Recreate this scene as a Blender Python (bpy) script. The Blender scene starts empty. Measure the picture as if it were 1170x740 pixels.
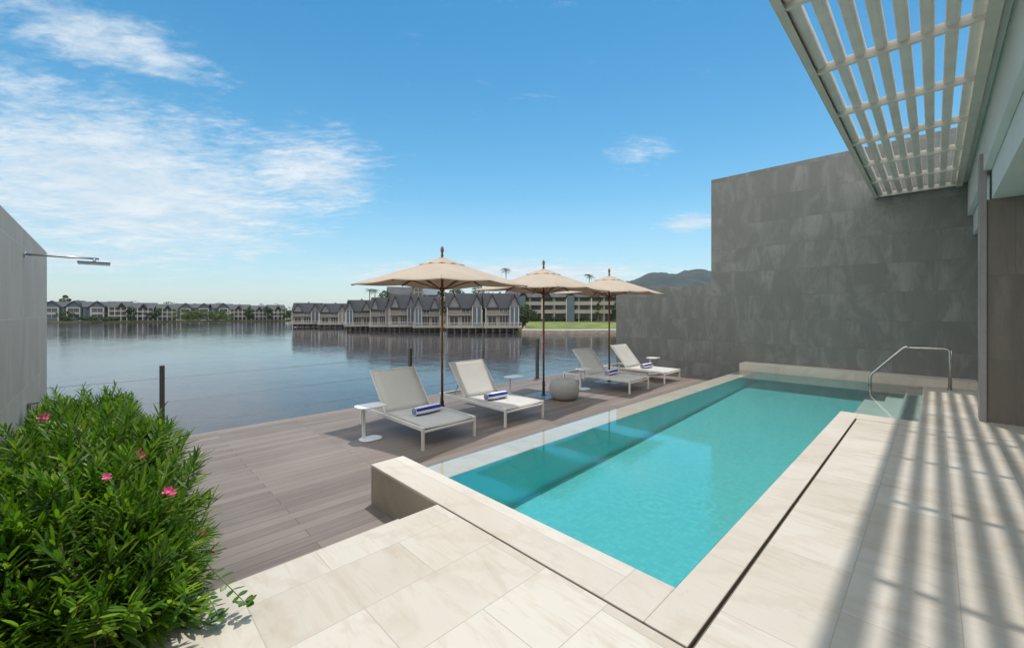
import bpy, math, random
import numpy as np
from mathutils import Vector, Matrix, noise as mnoise
random.seed(7); rng = np.random.default_rng(11)
C = bpy.context.scene.collection
R_ = math.radians

# ------------------------------------------------------------------ camera
H = 1.6
YAW = 45.5
sc = bpy.context.scene
cam_d = bpy.data.cameras.new('camera'); cam = bpy.data.objects.new('camera', cam_d); C.objects.link(cam)
cam.location = (0, 0, H)
cam.rotation_euler = (R_(90), 0, R_(YAW))
cam_d.sensor_width = 36; cam_d.lens = 474 / 1170 * 36
cam_d.shift_y = -15 / 1170
cam_d.clip_start = 0.05; cam_d.clip_end = 12000
sc.camera = cam

# ------------------------------------------------------------------ node helper
class NT:
    def __init__(s, tree):
        s.t = tree; s.n = tree.nodes; s.l = tree.links
    def add(s, typ, ins=None, **props):
        nd = s.n.new(typ)
        for k, v in props.items(): setattr(nd, k, v)
        for k, v in (ins or {}).items():
            sock = nd.inputs[k]
            if isinstance(v, bpy.types.NodeSocket): s.l.new(v, sock)
            elif isinstance(v, bpy.types.Node): s.l.new(v.outputs[0], sock)
            else: sock.default_value = v
        return nd
    def m(s, op, a, b=None, c=None, clamp=False):
        ins = {0: a}
        if b is not None: ins[1] = b
        if c is not None: ins[2] = c
        return s.add('ShaderNodeMath', ins, operation=op, use_clamp=clamp).outputs[0]
    def ramp(s, fac, stops, interp='LINEAR'):
        nd = s.add('ShaderNodeValToRGB', {'Fac': fac}); cr = nd.color_ramp; cr.interpolation = interp
        while len(cr.elements) < len(stops): cr.elements.new(0.5)
        for e, (p, col) in zip(cr.elements, stops):
            e.position = p; e.color = (*col, 1) if len(col) == 3 else col
        return nd.outputs[0]
    def mr(s, v, a, b, c=0.0, d=1.0, smooth=True):
        return s.add('ShaderNodeMapRange', {0: v, 1: a, 2: b, 3: c, 4: d}, interpolation_type='SMOOTHSTEP' if smooth else 'LINEAR').outputs[0]
    def mix(s, fac, a, b, mode='MIX'):
        nd = s.add('ShaderNodeMix', data_type='RGBA', blend_type=mode)
        for k, v in ((0, fac), (6, a), (7, b)):
            if isinstance(v, bpy.types.NodeSocket): s.l.new(v, nd.inputs[k])
            else: nd.inputs[k].default_value = v if k == 0 else ((*v, 1) if len(v) == 3 else v)
        return nd.outputs[2]
    def noise(s, vec, scale, detail=3, rough=.5, dist=0):
        ins = {'Scale': scale, 'Detail': detail, 'Roughness': rough, 'Distortion': dist}
        if vec is not None: ins['Vector'] = vec
        return s.add('ShaderNodeTexNoise', ins).outputs[0]
    def mapv(s, vec, loc=(0,0,0), rot=(0,0,0), sc_=(1,1,1)):
        return s.add('ShaderNodeMapping', {'Vector': vec, 'Location': loc, 'Rotation': rot, 'Scale': sc_}).outputs[0]

# ------------------------------------------------------------------ world: sky with thin clouds
SUN = Vector((-0.14, 0.245, 1.0)).normalized()
el = math.asin(SUN.z); az = math.atan2(SUN.x, SUN.y)
w = bpy.data.worlds.new('World'); sc.world = w; w.use_nodes = True
N = NT(w.node_tree); w.node_tree.nodes.clear()
sky = N.add('ShaderNodeTexSky', sky_type='NISHITA', sun_disc=False, sun_elevation=el, sun_rotation=az,
            altitude=0, air_density=1.0, dust_density=0.6, ozone_density=2.0)
SKY_STRENGTH = 0.13
hs = N.add('ShaderNodeHueSaturation', {'Hue': 0.478, 'Saturation': 1.32, 'Value': 1.18, 'Color': sky.outputs[0]}).outputs[0]
tc = N.add('ShaderNodeTexCoord')
sep = N.add('ShaderNodeSeparateXYZ', {0: tc.outputs['Generated']})
dx, dy, dz = sep.outputs
elv = N.m('ARCSINE', dz)
# azimuth measured from the camera's heading, positive to the right
cy, sy = math.cos(R_(YAW)), math.sin(R_(YAW))
fx = N.m('ADD', N.m('MULTIPLY', dx, -sy), N.m('MULTIPLY', dy, cy))
rx = N.m('ADD', N.m('MULTIPLY', dx, cy), N.m('MULTIPLY', dy, sy))
azm = N.m('ARCTAN2', rx, fx)
def blob(a0, e0, sa, se):
    a = N.m('DIVIDE', N.m('SUBTRACT', azm, R_(a0)), R_(sa)); e = N.m('DIVIDE', N.m('SUBTRACT', elv, R_(e0)), R_(se))
    q = N.m('ADD', N.m('MULTIPLY', a, a), N.m('MULTIPLY', e, e))
    return N.m('EXPONENT', N.m('MULTIPLY', q, -1.0))
zc = N.m('ADD', N.m('MAXIMUM', dz, 0.0), 0.10)
px_ = N.m('DIVIDE', rx, zc); py_ = N.m('DIVIDE', fx, zc)
pv = N.add('ShaderNodeCombineXYZ', {0: px_, 1: py_, 2: 0.0}).outputs[0]
n1 = N.noise(N.mapv(pv, (3.1, 1.7, 0), (0, 0, R_(12)), (0.9, 1.25, 1)), 2.6, 9, .66, .35)
n2 = N.noise(N.mapv(pv, (7.0, 2.0, 0), (0, 0, R_(-8)), (0.55, 1.0, 1)), 0.9, 4, .5, .2)
n3 = N.noise(N.mapv(pv, (1.0, 9.0, 0), (0, 0, R_(15)), (1.0, 2.6, 1)), 5.5, 7, .6, .3)
n4 = N.noise(N.mapv(pv, (2.0, 4.0, 0), (0, 0, R_(20)), (1.0, 1.9, 1)), 13.0, 6, .65, .5)
tex = N.m('ADD', N.m('ADD', N.m('MULTIPLY', n1, .34), N.m('MULTIPLY', n2, .14)), N.m('ADD', N.m('MULTIPLY', n3, .30), N.m('MULTIPLY', n4, .30)))
mask = N.m('MAXIMUM', N.m('MULTIPLY', blob(-43, 12.5, 19, 9), 1.0), N.m('MULTIPLY', blob(-26, 17, 10, 5.5), .86))
mask = N.m('MAXIMUM', mask, N.m('MULTIPLY', blob(-44, 25, 10, 3.5), .76))
mask = N.m('MAXIMUM', mask, N.m('MULTIPLY', blob(17, 20.0, 6, 2.4), .60))
mask = N.m('MAXIMUM', mask, N.m('MULTIPLY', blob(-2, 5.0, 24, 2.2), 1.0))
mask = N.m('MAXIMUM', mask, N.m('MULTIPLY', blob(23, 11, 4, 1.4), .85))
mask = N.m('MAXIMUM', mask, N.m('MULTIPLY', blob(-48, 5.0, 12, 1.6), .8))
mask = N.m('MAXIMUM', mask, .10)
# unseen broken cloud added beside, behind and above the viewer as neutral fill
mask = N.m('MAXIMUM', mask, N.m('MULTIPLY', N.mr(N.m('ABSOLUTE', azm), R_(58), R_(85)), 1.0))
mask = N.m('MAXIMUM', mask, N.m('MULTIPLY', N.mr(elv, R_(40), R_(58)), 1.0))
cov = N.m('SUBTRACT', N.m('ADD', tex, N.m('MULTIPLY', mask, .40)), .66)
cov = N.mr(cov, -0.02, 0.27, 0.0, 0.86)
cloudcol = N.mix(N.mr(n1, .35, .75), (5.2, 6.1, 6.8), (7.2, 7.45, 7.6))
hs = N.mix(N.mr(elv, R_(10), R_(44)), hs, N.mix(1.0, hs, (.38, .76, .90), 'MULTIPLY'))
hz = N.mr(elv, R_(-1), R_(15), .55, 0.0, False)
skyc = N.mix(hz, hs, (3.6, 5.5, 6.5))
skyc = N.mix(cov, skyc, cloudcol)
fill_cloud = N.m('MULTIPLY', N.mr(N.m('ABSOLUTE', azm), R_(60), R_(95)), cov)
skyc = N.mix(fill_cloud, skyc, (13.5, 13.2, 12.6))  # added out-of-view cloud made brighter to lift the shaded areas
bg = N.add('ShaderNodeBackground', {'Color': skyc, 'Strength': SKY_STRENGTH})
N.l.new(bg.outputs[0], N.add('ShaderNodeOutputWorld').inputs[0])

# ------------------------------------------------------------------ sun and exposure
sd = bpy.data.lights.new('sun', 'SUN'); sd.energy = 2.9; sd.angle = R_(1.0); sd.color = (1.0, 0.955, 0.89)
so = bpy.data.objects.new('sun', sd); C.objects.link(so); so.location = (0, 0, 30)
so.rotation_euler = SUN.to_track_quat('Z', 'Y').to_euler()
sc.view_settings.view_transform = 'Standard'; sc.view_settings.look = 'None'
sc.view_settings.exposure = 0.0; sc.view_settings.gamma = 1
sc.render.engine = 'CYCLES'
sc.cycles.max_bounces = 8; sc.cycles.transparent_max_bounces = 24; sc.cycles.use_denoising = True
sc.cycles.caustics_reflective = False; sc.cycles.caustics_refractive = False

# ------------------------------------------------------------------ mesh helpers
class MB:
    def __init__(s): s.v = []; s.f = []; s.m = []; s.mi = 0
    def add(s, vs, fs):
        o = len(s.v); s.v.extend([tuple(p) for p in vs]); s.f.extend([tuple(i + o for i in f) for f in fs]); s.m.extend([s.mi] * len(fs)); return s
    def box(s, x0, x1, y0, y1, z0, z1, M=None):
        vs = [Vector((x, y, z)) for x in (x0, x1) for y in (y0, y1) for z in (z0, z1)]
        if M is not None: vs = [M @ v for v in vs]
        return s.add(vs, [(0,1,3,2),(4,6,7,5),(0,4,5,1),(2,3,7,6),(0,2,6,4),(1,5,7,3)])
    def bar(s, a, b, wd, hg, up=(0,0,1)):
        a = Vector(a); b = Vector(b); d = (b - a).normalized(); u = Vector(up)
        sd_ = d.cross(u)
        if sd_.length < 1e-4: sd_ = d.cross(Vector((1, 0, 0)))
        sd_.normalize(); u = sd_.cross(d).normalized()
        vs = []
        for p in (a, b):
            for i, j in ((-1,-1),(1,-1),(1,1),(-1,1)): vs.append(p + sd_ * (i * wd / 2) + u * (j * hg / 2))
        return s.add(vs, [(0,3,2,1),(4,5,6,7),(0,1,5,4),(1,2,6,5),(2,3,7,6),(3,0,4,7)])
    def tube(s, pts, r, n=10, cap=True):
        pts = [Vector(p) for p in pts]; k = len(pts); rs = r if isinstance(r, (list, tuple)) else [r] * k
        vs = []; ref = None
        for i, p in enumerate(pts):
            d = (pts[min(i + 1, k - 1)] - pts[max(i - 1, 0)]).normalized()
            if ref is None: ref = Vector((0, 0, 1)) if abs(d.z) < .9 else Vector((1, 0, 0))
            a = d.cross(ref).normalized(); b = d.cross(a).normalized(); ref = -d.cross(a).cross(d) if False else ref
            if a.length < 1e-5: a = Vector((1, 0, 0))
            for j in range(n):
                t = 2 * math.pi * j / n; vs.append(p + a * (math.cos(t) * rs[i]) + b * (math.sin(t) * rs[i]))
        fs = [(i*n+j, i*n+(j+1)%n, (i+1)*n+(j+1)%n, (i+1)*n+j) for i in range(k-1) for j in range(n)]
        if cap: fs += [tuple(range(n))[::-1], tuple((k-1)*n + j for j in range(n))]
        return s.add(vs, fs)
    def lathe(s, prof, n=32, c=(0,0,0)):
        vs = []; k = len(prof)
        for r, z in prof:
            for j in range(n):
                t = 2 * math.pi * j / n; vs.append((c[0] + r * math.cos(t), c[1] + r * math.sin(t), c[2] + z))
        fs = [(i*n+j, i*n+(j+1)%n, (i+1)*n+(j+1)%n, (i+1)*n+j) for i in range(k-1) for j in range(n)]
        fs += [tuple(range(n))[::-1], tuple((k-1)*n + j for j in range(n))]
        return s.add(vs, fs)
    def prism(s, poly, z0, z1):
        n = len(poly)
        vs = [(x, y, z0) for x, y in poly] + [(x, y, z1) for x, y in poly]
        return s.add(vs, [tuple(range(n))[::-1], tuple(range(n, 2*n))] + [(i, (i+1)%n, n+(i+1)%n, n+i) for i in range(n)])
    def build(s, name, mat, parent=None, smooth=False, bevel=0, loc=None, rz=0):
        me = bpy.data.meshes.new(name); me.from_pydata(s.v, [], s.f)
        mats = mat if isinstance(mat, (list, tuple)) else [mat]
        for mm in mats: me.materials.append(mm)
        if len(mats) > 1: me.polygons.foreach_set('material_index', s.m)
        if smooth: me.polygons.foreach_set('use_smooth', [True] * len(s.f))
        me.validate(); me.update()
        o = bpy.data.objects.new(name, me); C.objects.link(o)
        if parent: o.parent = parent
        if loc is not None: o.location = loc
        o.rotation_euler.z = rz
        if bevel:
            b = o.modifiers.new('bevel', 'BEVEL'); b.width = bevel; b.segments = 2; b.limit_method = 'ANGLE'; b.angle_limit = R_(40)
            b.harden_normals = False
        return o
def np_mesh(name, V, F, mat, parent=None, smooth=False):
    """V (n,3), F (m,k) with k = 3 or 4"""
    me = bpy.data.meshes.new(name); m, k = F.shape
    me.vertices.add(len(V)); me.vertices.foreach_set('co', V.astype(np.float32).ravel())
    me.loops.add(m * k); me.loops.foreach_set('vertex_index', F.astype(np.int32).ravel())
    me.polygons.add(m); me.polygons.foreach_set('loop_start', np.arange(0, m * k, k, dtype=np.int32)); me.polygons.foreach_set('loop_total', np.full(m, k, dtype=np.int32))
    if smooth: me.polygons.foreach_set('use_smooth', np.ones(m, dtype=bool))
    me.materials.append(mat); me.update(calc_edges=True); me.validate()
    o = bpy.data.objects.new(name, me); C.objects.link(o)
    if parent: o.parent = parent
    return o
def tag(o, label=None, cat=None, group=None, kind=None):
    if label: o['label'] = label
    if cat: o['category'] = cat
    if group: o['group'] = group
    if kind: o['kind'] = kind
    return o
def empty(name, loc=(0,0,0), rz=0):
    o = bpy.data.objects.new(name, None); C.objects.link(o); o.location = loc; o.rotation_euler.z = rz; o.empty_display_size = .2; return o
KIDS = {}
def copy_tree(o, parent=None):
    c = o.copy(); C.objects.link(c)
    if parent: c.parent = parent
    for ch in [x for x in bpy.data.objects if x.parent == o]: copy_tree(ch, c)
    return c

# ------------------------------------------------------------------ materials
def new_mat(name):
    m = bpy.data.materials.new(name); m.use_nodes = True; m.node_tree.nodes.clear(); T = NT(m.node_tree)
    T.out = T.add('ShaderNodeOutputMaterial'); T.obj = T.add('ShaderNodeTexCoord').outputs['Object']
    return m, T
def bsdf(T, col, rough=.6, bump=None, bstr=.3, bdist=.01, **extra):
    ins = {'Roughness': rough}
    p = T.add('ShaderNodeBsdfPrincipled', ins)
    if isinstance(col, bpy.types.NodeSocket): T.l.new(col, p.inputs['Base Color'])
    else: p.inputs['Base Color'].default_value = (*col, 1)
    for k, v in extra.items():
        k = k.replace('_', ' ')
        p.inputs[k].default_value = v
    if bump is not None:
        b = T.add('ShaderNodeBump', {'Height': bump, 'Strength': bstr, 'Distance': bdist}); T.l.new(b.outputs[0], p.inputs['Normal'])
    T.l.new(p.outputs[0], T.out.inputs[0]); return p
def simple(name, col, rough=.5, var=.12, scale=6, metallic=0.0, bumps=.1, bdist=.003):
    m, T = new_mat(name)
    n = T.noise(T.obj, scale, 5, .6); n2 = T.noise(T.obj, scale * 9, 3, .6)
    a = tuple(c * (1 - var) for c in col); b = tuple(min(1, c * (1 + var)) for c in col)
    c = T.mix(T.mr(n, .3, .7), a, b)
    p = bsdf(T, c, rough, T.m('ADD', n, T.m('MULTIPLY', n2, .4)), bumps, bdist, Metallic=metallic)
    return m
def swap_xy(T, v):
    s = T.add('ShaderNodeSeparateXYZ', {0: v}).outputs
    return T.add('ShaderNodeCombineXYZ', {0: s[1], 1: s[0], 2: s[2]}).outputs[0]
def brick(T, vec, wd, ht, mortar, off=.5, c1=(0,0,0), c2=(1,1,1)):
    return T.add('ShaderNodeTexBrick', {'Vector': vec, 'Color1': (*c1, 1), 'Color2': (*c2, 1), 'Mortar': (0, 0, 0, 1), 'Scale': 1.0,
        'Mortar Size': mortar, 'Mortar Smooth': .2, 'Bias': 0.0, 'Brick Width': wd, 'Row Height': ht}, offset=off, offset_frequency=2, squash=1)
def stone_mat(name, ca, cb, vein, wd=1.2, ht=.6, shift=(0, 0, 0), joint=(.30, .27, .23), swap=True, rough=.55):
    m, T = new_mat(name)
    v = T.mapv(swap_xy(T, T.obj) if swap else T.obj, shift)
    br = brick(T, v, wd, ht, .0028)
    tone = T.add('ShaderNodeSeparateColor', {0: br.outputs['Color']}).outputs[0]
    # veins drift with a per-tile offset
    off = T.add('ShaderNodeVectorMath', {0: T.obj, 1: T.add('ShaderNodeCombineXYZ', {0: T.m('MULTIPLY', tone, 7.3), 1: T.m('MULTIPLY', tone, 3.1), 2: tone}).outputs[0]}, operation='ADD').outputs[0]
    nv = T.noise(T.mapv(off, (0,0,0), (0,0,R_(33)), (.8, 2.2, 1)), 1.1, 9, .66, 1.6)
    nf = T.noise(T.mapv(off, (4,0,0), (0,0,R_(38)), (1, 7, 1)), 3.0, 6, .6, .6)
    nb = T.noise(T.obj, .9, 3, .5)
    c = T.mix(T.mr(tone, 0, 1), ca, cb)
    c = T.mix(T.m('MULTIPLY', T.mr(nv, .48, .70), .50), c, vein)
    c = T.mix(T.m('MULTIPLY', T.mr(nf, .52, .66), .28), c, vein)
    c = T.mix(T.m('MULTIPLY', T.mr(nb, .4, .7), .22), c, (.48, .38, .27))
    wv = T.add('ShaderNodeTexWave', {'Vector': T.mapv(off, (0,0,0), (0,0,R_(52)), (1, 1, 1)), 'Scale': .55, 'Distortion': 9.0, 'Detail': 6.0, 'Detail Scale': 1.2, 'Detail Roughness': .65}).outputs[1]
    c = T.mix(T.m('MULTIPLY', T.mr(wv, .88, 1.0), .17), c, (.45, .33, .22))
    c = T.mix(T.m('MULTIPLY', T.mr(T.noise(T.obj, 3.1, 5, .7), .60, .66), .16), c, (.36, .31, .25))
    sp = T.noise(T.obj, 160, 2, .7)
    c = T.mix(T.m('MULTIPLY', T.mr(sp, .66, .72), .22), c, (.33, .28, .23))
    c = T.mix(T.m('MULTIPLY', br.outputs['Fac'], .75), c, joint)
    h = T.m('SUBTRACT', T.m('MULTIPLY', T.noise(T.obj, 60, 4, .6), .15), T.m('MULTIPLY', br.outputs['Fac'], 1.0))
    p = bsdf(T, c, rough, h, .35, .003)
    T.l.new(T.mr(nf, .3, .7, rough - .12, rough + .12), p.inputs['Roughness'])
    return m
M = {}
M['terrace'] = stone_mat('terrace_stone', (.585, .53, .45), (.68, .63, .555), (.47, .385, .29), .9, .45, (.35, .35, 0), joint=(.42, .37, .31))
M['coping'] = stone_mat('coping_stone', (.62, .565, .49), (.68, .625, .555), (.53, .45, .355), 1.22, 3.0, (.2, 1.3, 0), joint=(.42, .38, .32))
M['step'] = stone_mat('step_stone', (.62, .55, .46), (.68, .60, .52), (.48, .40, .32), 1.2, 3, (0, 1.3, 0))
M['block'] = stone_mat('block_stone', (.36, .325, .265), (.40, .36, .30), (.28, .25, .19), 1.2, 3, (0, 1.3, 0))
# dark wall
def wall_mat(name, ca, cb, streak, wd, ht, dark=.5, rot=22, shift=(0,0,0), swapyz=True, jc=(.10,.095,.09), fs=1.0):
    m, T = new_mat(name)
    s = T.add('ShaderNodeSeparateXYZ', {0: T.obj}).outputs
    v0 = T.add('ShaderNodeCombineXYZ', {0: s[0], 1: s[2], 2: s[1]}).outputs[0]
    v = T.mapv(v0, shift)
    br = brick(T, v, wd, ht, .0035)
    tone = T.add('ShaderNodeSeparateColor', {0: br.outputs['Color']}).outputs[0]
    off = T.add('ShaderNodeVectorMath', {0: v0, 1: T.add('ShaderNodeCombineXYZ', {0: T.m('MULTIPLY', tone, 9.3), 1: T.m('MULTIPLY', tone, 5.1), 2: tone}).outputs[0]}, operation='ADD').outputs[0]
    n = T.noise(T.mapv(off, (0,0,0), (0,0,R_(rot)), (3.0*fs, .7, 1)), 1.3, 8, .62, .8)
    n2 = T.noise(T.mapv(off, (3,0,0), (0,0,R_(rot + 8)), (9, 1.2, 1)), 2.2, 6, .65, .3)
    c = T.mix(T.mr(tone, 0, 1), ca, cb)
    c = T.mix(T.m('MULTIPLY', T.mr(n, .42, .72), .75 if fs < 1 else .75), c, streak)
    c = T.mix(T.m('MULTIPLY', T.mr(n2, .5, .72), .30), c, tuple(q * .62 for q in ca))
    c = T.mix(T.m('MULTIPLY', br.outputs['Fac'], .6), c, jc)
    h = T.m('SUBTRACT', T.m('MULTIPLY', n2, .35), T.m('MULTIPLY', br.outputs['Fac'], 1.0))
    bsdf(T, c, .62, h, .4, .004)
    return m
M['darkwall'] = wall_mat('slate_tile_wall', (.150, .158, .150), (.165, .173, .164), (.26, .268, .255), 1.36, .68, jc=(.115, .115, .11), fs=.6)
M['pier'] = wall_mat('brown_stone_pier', (.165, .145, .125), (.19, .168, .145), (.235, .21, .18), .6, 1.2, rot=4, shift=(.1, .3, 0))
M['leftwall'] = wall_mat('ribbed_grey_wall', (.35, .315, .275), (.38, .345, .30), (.44, .41, .37), 1.5, .68, rot=1, shift=(0, -.17, 0), jc=(.52, .50, .47))
M['pier_trim'] = simple('grey_metal_trim', (.30, .28, .28), .4, .05)
# deck
def deck_mat():
    m, T = new_mat('composite_deck')
    v = swap_xy(T, T.obj); br = brick(T, T.mapv(v, (.7, .05, 0)), 3.2, .143, .0028, .37)
    tone = T.add('ShaderNodeSeparateColor', {0: br.outputs['Color']}).outputs[0]
    off = T.add('ShaderNodeVectorMath', {0: T.obj, 1: T.add('ShaderNodeCombineXYZ', {0: tone, 1: T.m('MULTIPLY', tone, 5.1), 2: tone}).outputs[0]}, operation='ADD').outputs[0]
    g = T.noise(T.mapv(off, (0,0,0), (0,0,0), (30, 1.2, 1)), 1.6, 6, .65, .3)
    g2 = T.noise(T.mapv(off, (0,0,0), (0,0,0), (90, 2.0, 1)), 1.5, 3, .6)
    d = T.noise(T.obj, .8, 4, .6)
    c = T.mix(T.mr(tone, 0, 1), (.148, .115, .096), (.218, .176, .150))
    c = T.mix(T.m('MULTIPLY', T.mr(g, .4, .7), .5), c, (.26, .228, .206))
    c = T.mix(T.m('MULTIPLY', T.mr(d, .45, .75), .18), c, (.33, .295, .27))
    c = T.mix(T.m('MULTIPLY', br.outputs['Fac'], .9), c, (.06, .05, .045))
    h = T.m('SUBTRACT', T.m('MULTIPLY', T.m('ADD', g, g2), .15), T.m('MULTIPLY', br.outputs['Fac'], 1.5))
    bsdf(T, c, .6, h, .5, .004); return m
M['deck'] = deck_mat()
M['tilepool'] = None
def pool_mat(nm='turquoise_mosaic', k=1.0):
    m, T = new_mat(nm)
    s = T.add('ShaderNodeSeparateXYZ', {0: T.obj}).outputs
    v = T.add('ShaderNodeCombineXYZ', {0: T.m('ADD', s[0], s[1]), 1: T.m('ADD', s[1], s[2]), 2: 0.0}).outputs[0]
    br = brick(T, T.obj, .05, .05, .003, 0)
    tone = T.add('ShaderNodeSeparateColor', {0: br.outputs['Color']}).outputs[0]
    c = T.mix(T.mr(tone, 0, 1), (.085*k, .49*k, .50*k), (.11*k, .555*k, .56*k))
    c = T.mix(T.m('MULTIPLY', T.mr(T.noise(T.obj, 1.1, 4, .6), .4, .7), .25), c, (.11*k, .57*k, .575*k))
    bsdf(T, c, .35); return m
M['mosaic'] = pool_mat(); M['mosaic_wall'] = pool_mat('brightened_wall_mosaic', 1.7)  # wall copy brightened in colour to imitate light scattered by the water
def poolstep_mat():
    m, T = new_mat('pale_pool_step')
    c = T.mix(T.mr(T.noise(T.obj, 2, 4, .6), .35, .7), (.50, .66, .62), (.58, .72, .68)); bsdf(T, c, .5); return m
M['poolstep'] = poolstep_mat()
def water_mat():
    m, T = new_mat('pool_water')
    g = T.add('ShaderNodeNewGeometry').outputs['Position']
    n = T.noise(T.mapv(g, sc_=(1, 1, 1)), 5.0, 3, .5, .4)
    n2 = T.noise(T.mapv(g, sc_=(1, .8, 1)), 24.0, 3, .55, .8)
    calm = T.mr(T.noise(g, .45, 2, .5), .42, .62)
    rings = None
    for (cx, cyy, k, wd, am) in ((-1.66, 3.34, 62, .36, 1.0), (-1.45, 3.62, 75, .26, .7), (-1.9, 3.15, 80, .2, .6), (-1.30, 3.25, 66, .24, .6)):
        d = T.add('ShaderNodeVectorMath', {0: g, 1: (cx, cyy, -.048)}, operation='DISTANCE').outputs['Value']
        r = T.m('MULTIPLY', T.m('MULTIPLY', T.m('SINE', T.m('MULTIPLY', d, k)), T.mr(d, wd, 0.02)), am)
        rings = r if rings is None else T.m('ADD', rings, r)
    near = T.mr(T.add('ShaderNodeVectorMath', {0: g, 1: (-1.6, 3.6, 0)}, operation='DISTANCE').outputs['Value'], 2.0, .4, .15, 1.0)
    h = T.m('ADD', T.m('MULTIPLY', n, .07), T.m('MULTIPLY', T.m('MULTIPLY', n2, .42), near))
    h = T.m('ADD', h, T.m('MULTIPLY', rings, .60))
    b = T.add('ShaderNodeBump', {'Height': h, 'Strength': .38, 'Distance': .006})
    fr = T.add('ShaderNodeFresnel', {'IOR': 1.72, 'Normal': b.outputs[0]}).outputs[0]
    gl = T.add('ShaderNodeBsdfGlossy', {'Color': (1, 1, 1, 1), 'Roughness': 0.01, 'Normal': b.outputs[0]})
    tr = T.add('ShaderNodeBsdfTransparent', {'Color': (.945, .99, .99, 1)})
    mx = T.add('ShaderNodeMixShader', {0: fr, 1: tr.outputs[0], 2: gl.outputs[0]})
    T.l.new(mx.outputs[0], T.out.inputs[0]); return m
M['water'] = water_mat()
def lake_mat():
    m, T = new_mat('lake_water')
    g = T.add('ShaderNodeNewGeometry').outputs['Position']
    v = T.mapv(g, (0,0,0), (0,0,-R_(YAW)), (1, 1.6, 1))
    n = T.noise(v, 1.6, 4, .6, .3); n2 = T.noise(v, .25, 3, .5); n3 = T.noise(v, .02, 3, .5)
    amp = T.mr(n3, .35, .65, .35, 1.0)
    h = T.m('ADD', T.m('MULTIPLY', T.m('MULTIPLY', n, .5), amp), n2)
    b = T.add('ShaderNodeBump', {'Height': h, 'Strength': .13, 'Distance': .25})
    p = T.add('ShaderNodeBsdfPrincipled', {'Base Color': (.042, .040, .046, 1), 'Roughness': .10, 'IOR': 1.33, 'Normal': b.outputs[0]})
    T.l.new(T.mr(n3,   .35, .65, .03, .10), p.inputs['Roughness'])
    T.l.new(p.outputs[0], T.out.inputs[0]); return m
M['lake'] = lake_mat()
def leaf_mat(name, ca, cb, cc, trans=.35, rough=.4):
    m, T = new_mat(name)
    rnd = T.add('ShaderNodeNewGeometry').outputs['Random Per Island']
    c = T.ramp(rnd, [(0, ca), (.5, cb), (.9, cc), (.985, tuple(min(1, q * 1.4) for q in cc)), (1, (.42, .34, .07) if trans > .3 else cc)])
    n = T.noise(T.obj, 1.3, 3, .6)
    c = T.mix(T.m('MULTIPLY', T.mr(n, .3, .7), .35), c, tuple(q * .55 for q in ca))
    p = T.add('ShaderNodeBsdfPrincipled', {'Base Color': c, 'Roughness': rough})
    tl = T.add('ShaderNodeBsdfTranslucent', {'Color': T.mix(1.0, c, (1.0, 1.25, .45), 'MULTIPLY')})
    mx = T.add('ShaderNodeMixShader', {0: trans, 1: p.outputs[0], 2: tl.outputs[0]})
    T.l.new(mx.outputs[0], T.out.inputs[0]); return m
M['oleander'] = leaf_mat('oleander_leaf', (.05, .125, .016), (.12, .24, .022), (.27, .39, .04), .42, .48)
M['creeper'] = leaf_mat('creeper_leaf', (.05, .13, .02), (.09, .20, .03), (.16, .28, .05), .3, .4)
M['farleaf'] = leaf_mat('far_leaf', (.018, .038, .014), (.03, .06, .018), (.05, .085, .025), .15, .7)
M['farleaf_light'] = leaf_mat('far_leaf_light', (.04, .075, .015), (.065, .11, .02), (.10, .14, .03), .2, .7)
M['palmleaf'] = leaf_mat('palm_leaf', (.02, .045, .015), (.03, .065, .02), (.05, .09, .03), .15, .6)
M['bark'] = simple('bark', (.14, .10, .07), .85, .3, 8, bumps=.5, bdist=.01)
M['stem'] = simple('green_stem', (.10, .13, .05), .6, .2, 8)
M['soil'] = simple('planter_soil', (.055, .04, .028), .95, .3, 12, bumps=.8, bdist=.03)
M['petal'] = simple('pink_petal', (.80, .13, .30), .5, .2, 30)
M['petal_dark'] = simple('faded_red_petal', (.42, .03, .06), .5, .2, 30)
M['white_metal'] = simple('white_powder_coat', (.74, .72, .68), .38, .03, 4, bumps=.03)
M['table_white'] = simple('white_table_enamel', (.76, .77, .78), .3, .02, 4, bumps=.02)
def sling_mat():
    m, T = new_mat('white_mesh_sling')
    w1 = T.add('ShaderNodeTexWave', {'Vector': T.obj, 'Scale': 120.0}, bands_direction='X').outputs[1]
    w2 = T.add('ShaderNodeTexWave', {'Vector': T.obj, 'Scale': 120.0}, bands_direction='Y').outputs[1]
    c = T.mix(T.mr(T.noise(T.obj, 3, 3, .5), .3, .7), (.78, .77, .74), (.83, .82, .79))
    b = T.add('ShaderNodeBump', {'Height': T.m('ADD', w1, w2), 'Strength': .15, 'Distance': .002})
    p = T.add('ShaderNodeBsdfPrincipled', {'Base Color': c, 'Roughness': .7, 'Normal': b.outputs[0]})
    tl = T.add('ShaderNodeBsdfTranslucent', {'Color': (.75, .74, .70, 1)})
    tr = T.add('ShaderNodeBsdfTransparent')
    m1 = T.add('ShaderNodeMixShader', {0: .25, 1: p.outputs[0], 2: tl.outputs[0]})
    m2 = T.add('ShaderNodeMixShader', {0: .14, 1: m1.outputs[0], 2: tr.outputs[0]})
    T.l.new(m2.outputs[0], T.out.inputs[0]); return m
M['sling'] = sling_mat()
M['towel_blue'] = simple('blue_terry', (.012, .035, .32), .95, .15, 40, bumps=.8, bdist=.004)
M['towel_white'] = simple('white_terry', (.80, .81, .84), .95, .04, 40, bumps=.8, bdist=.004)
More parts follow.
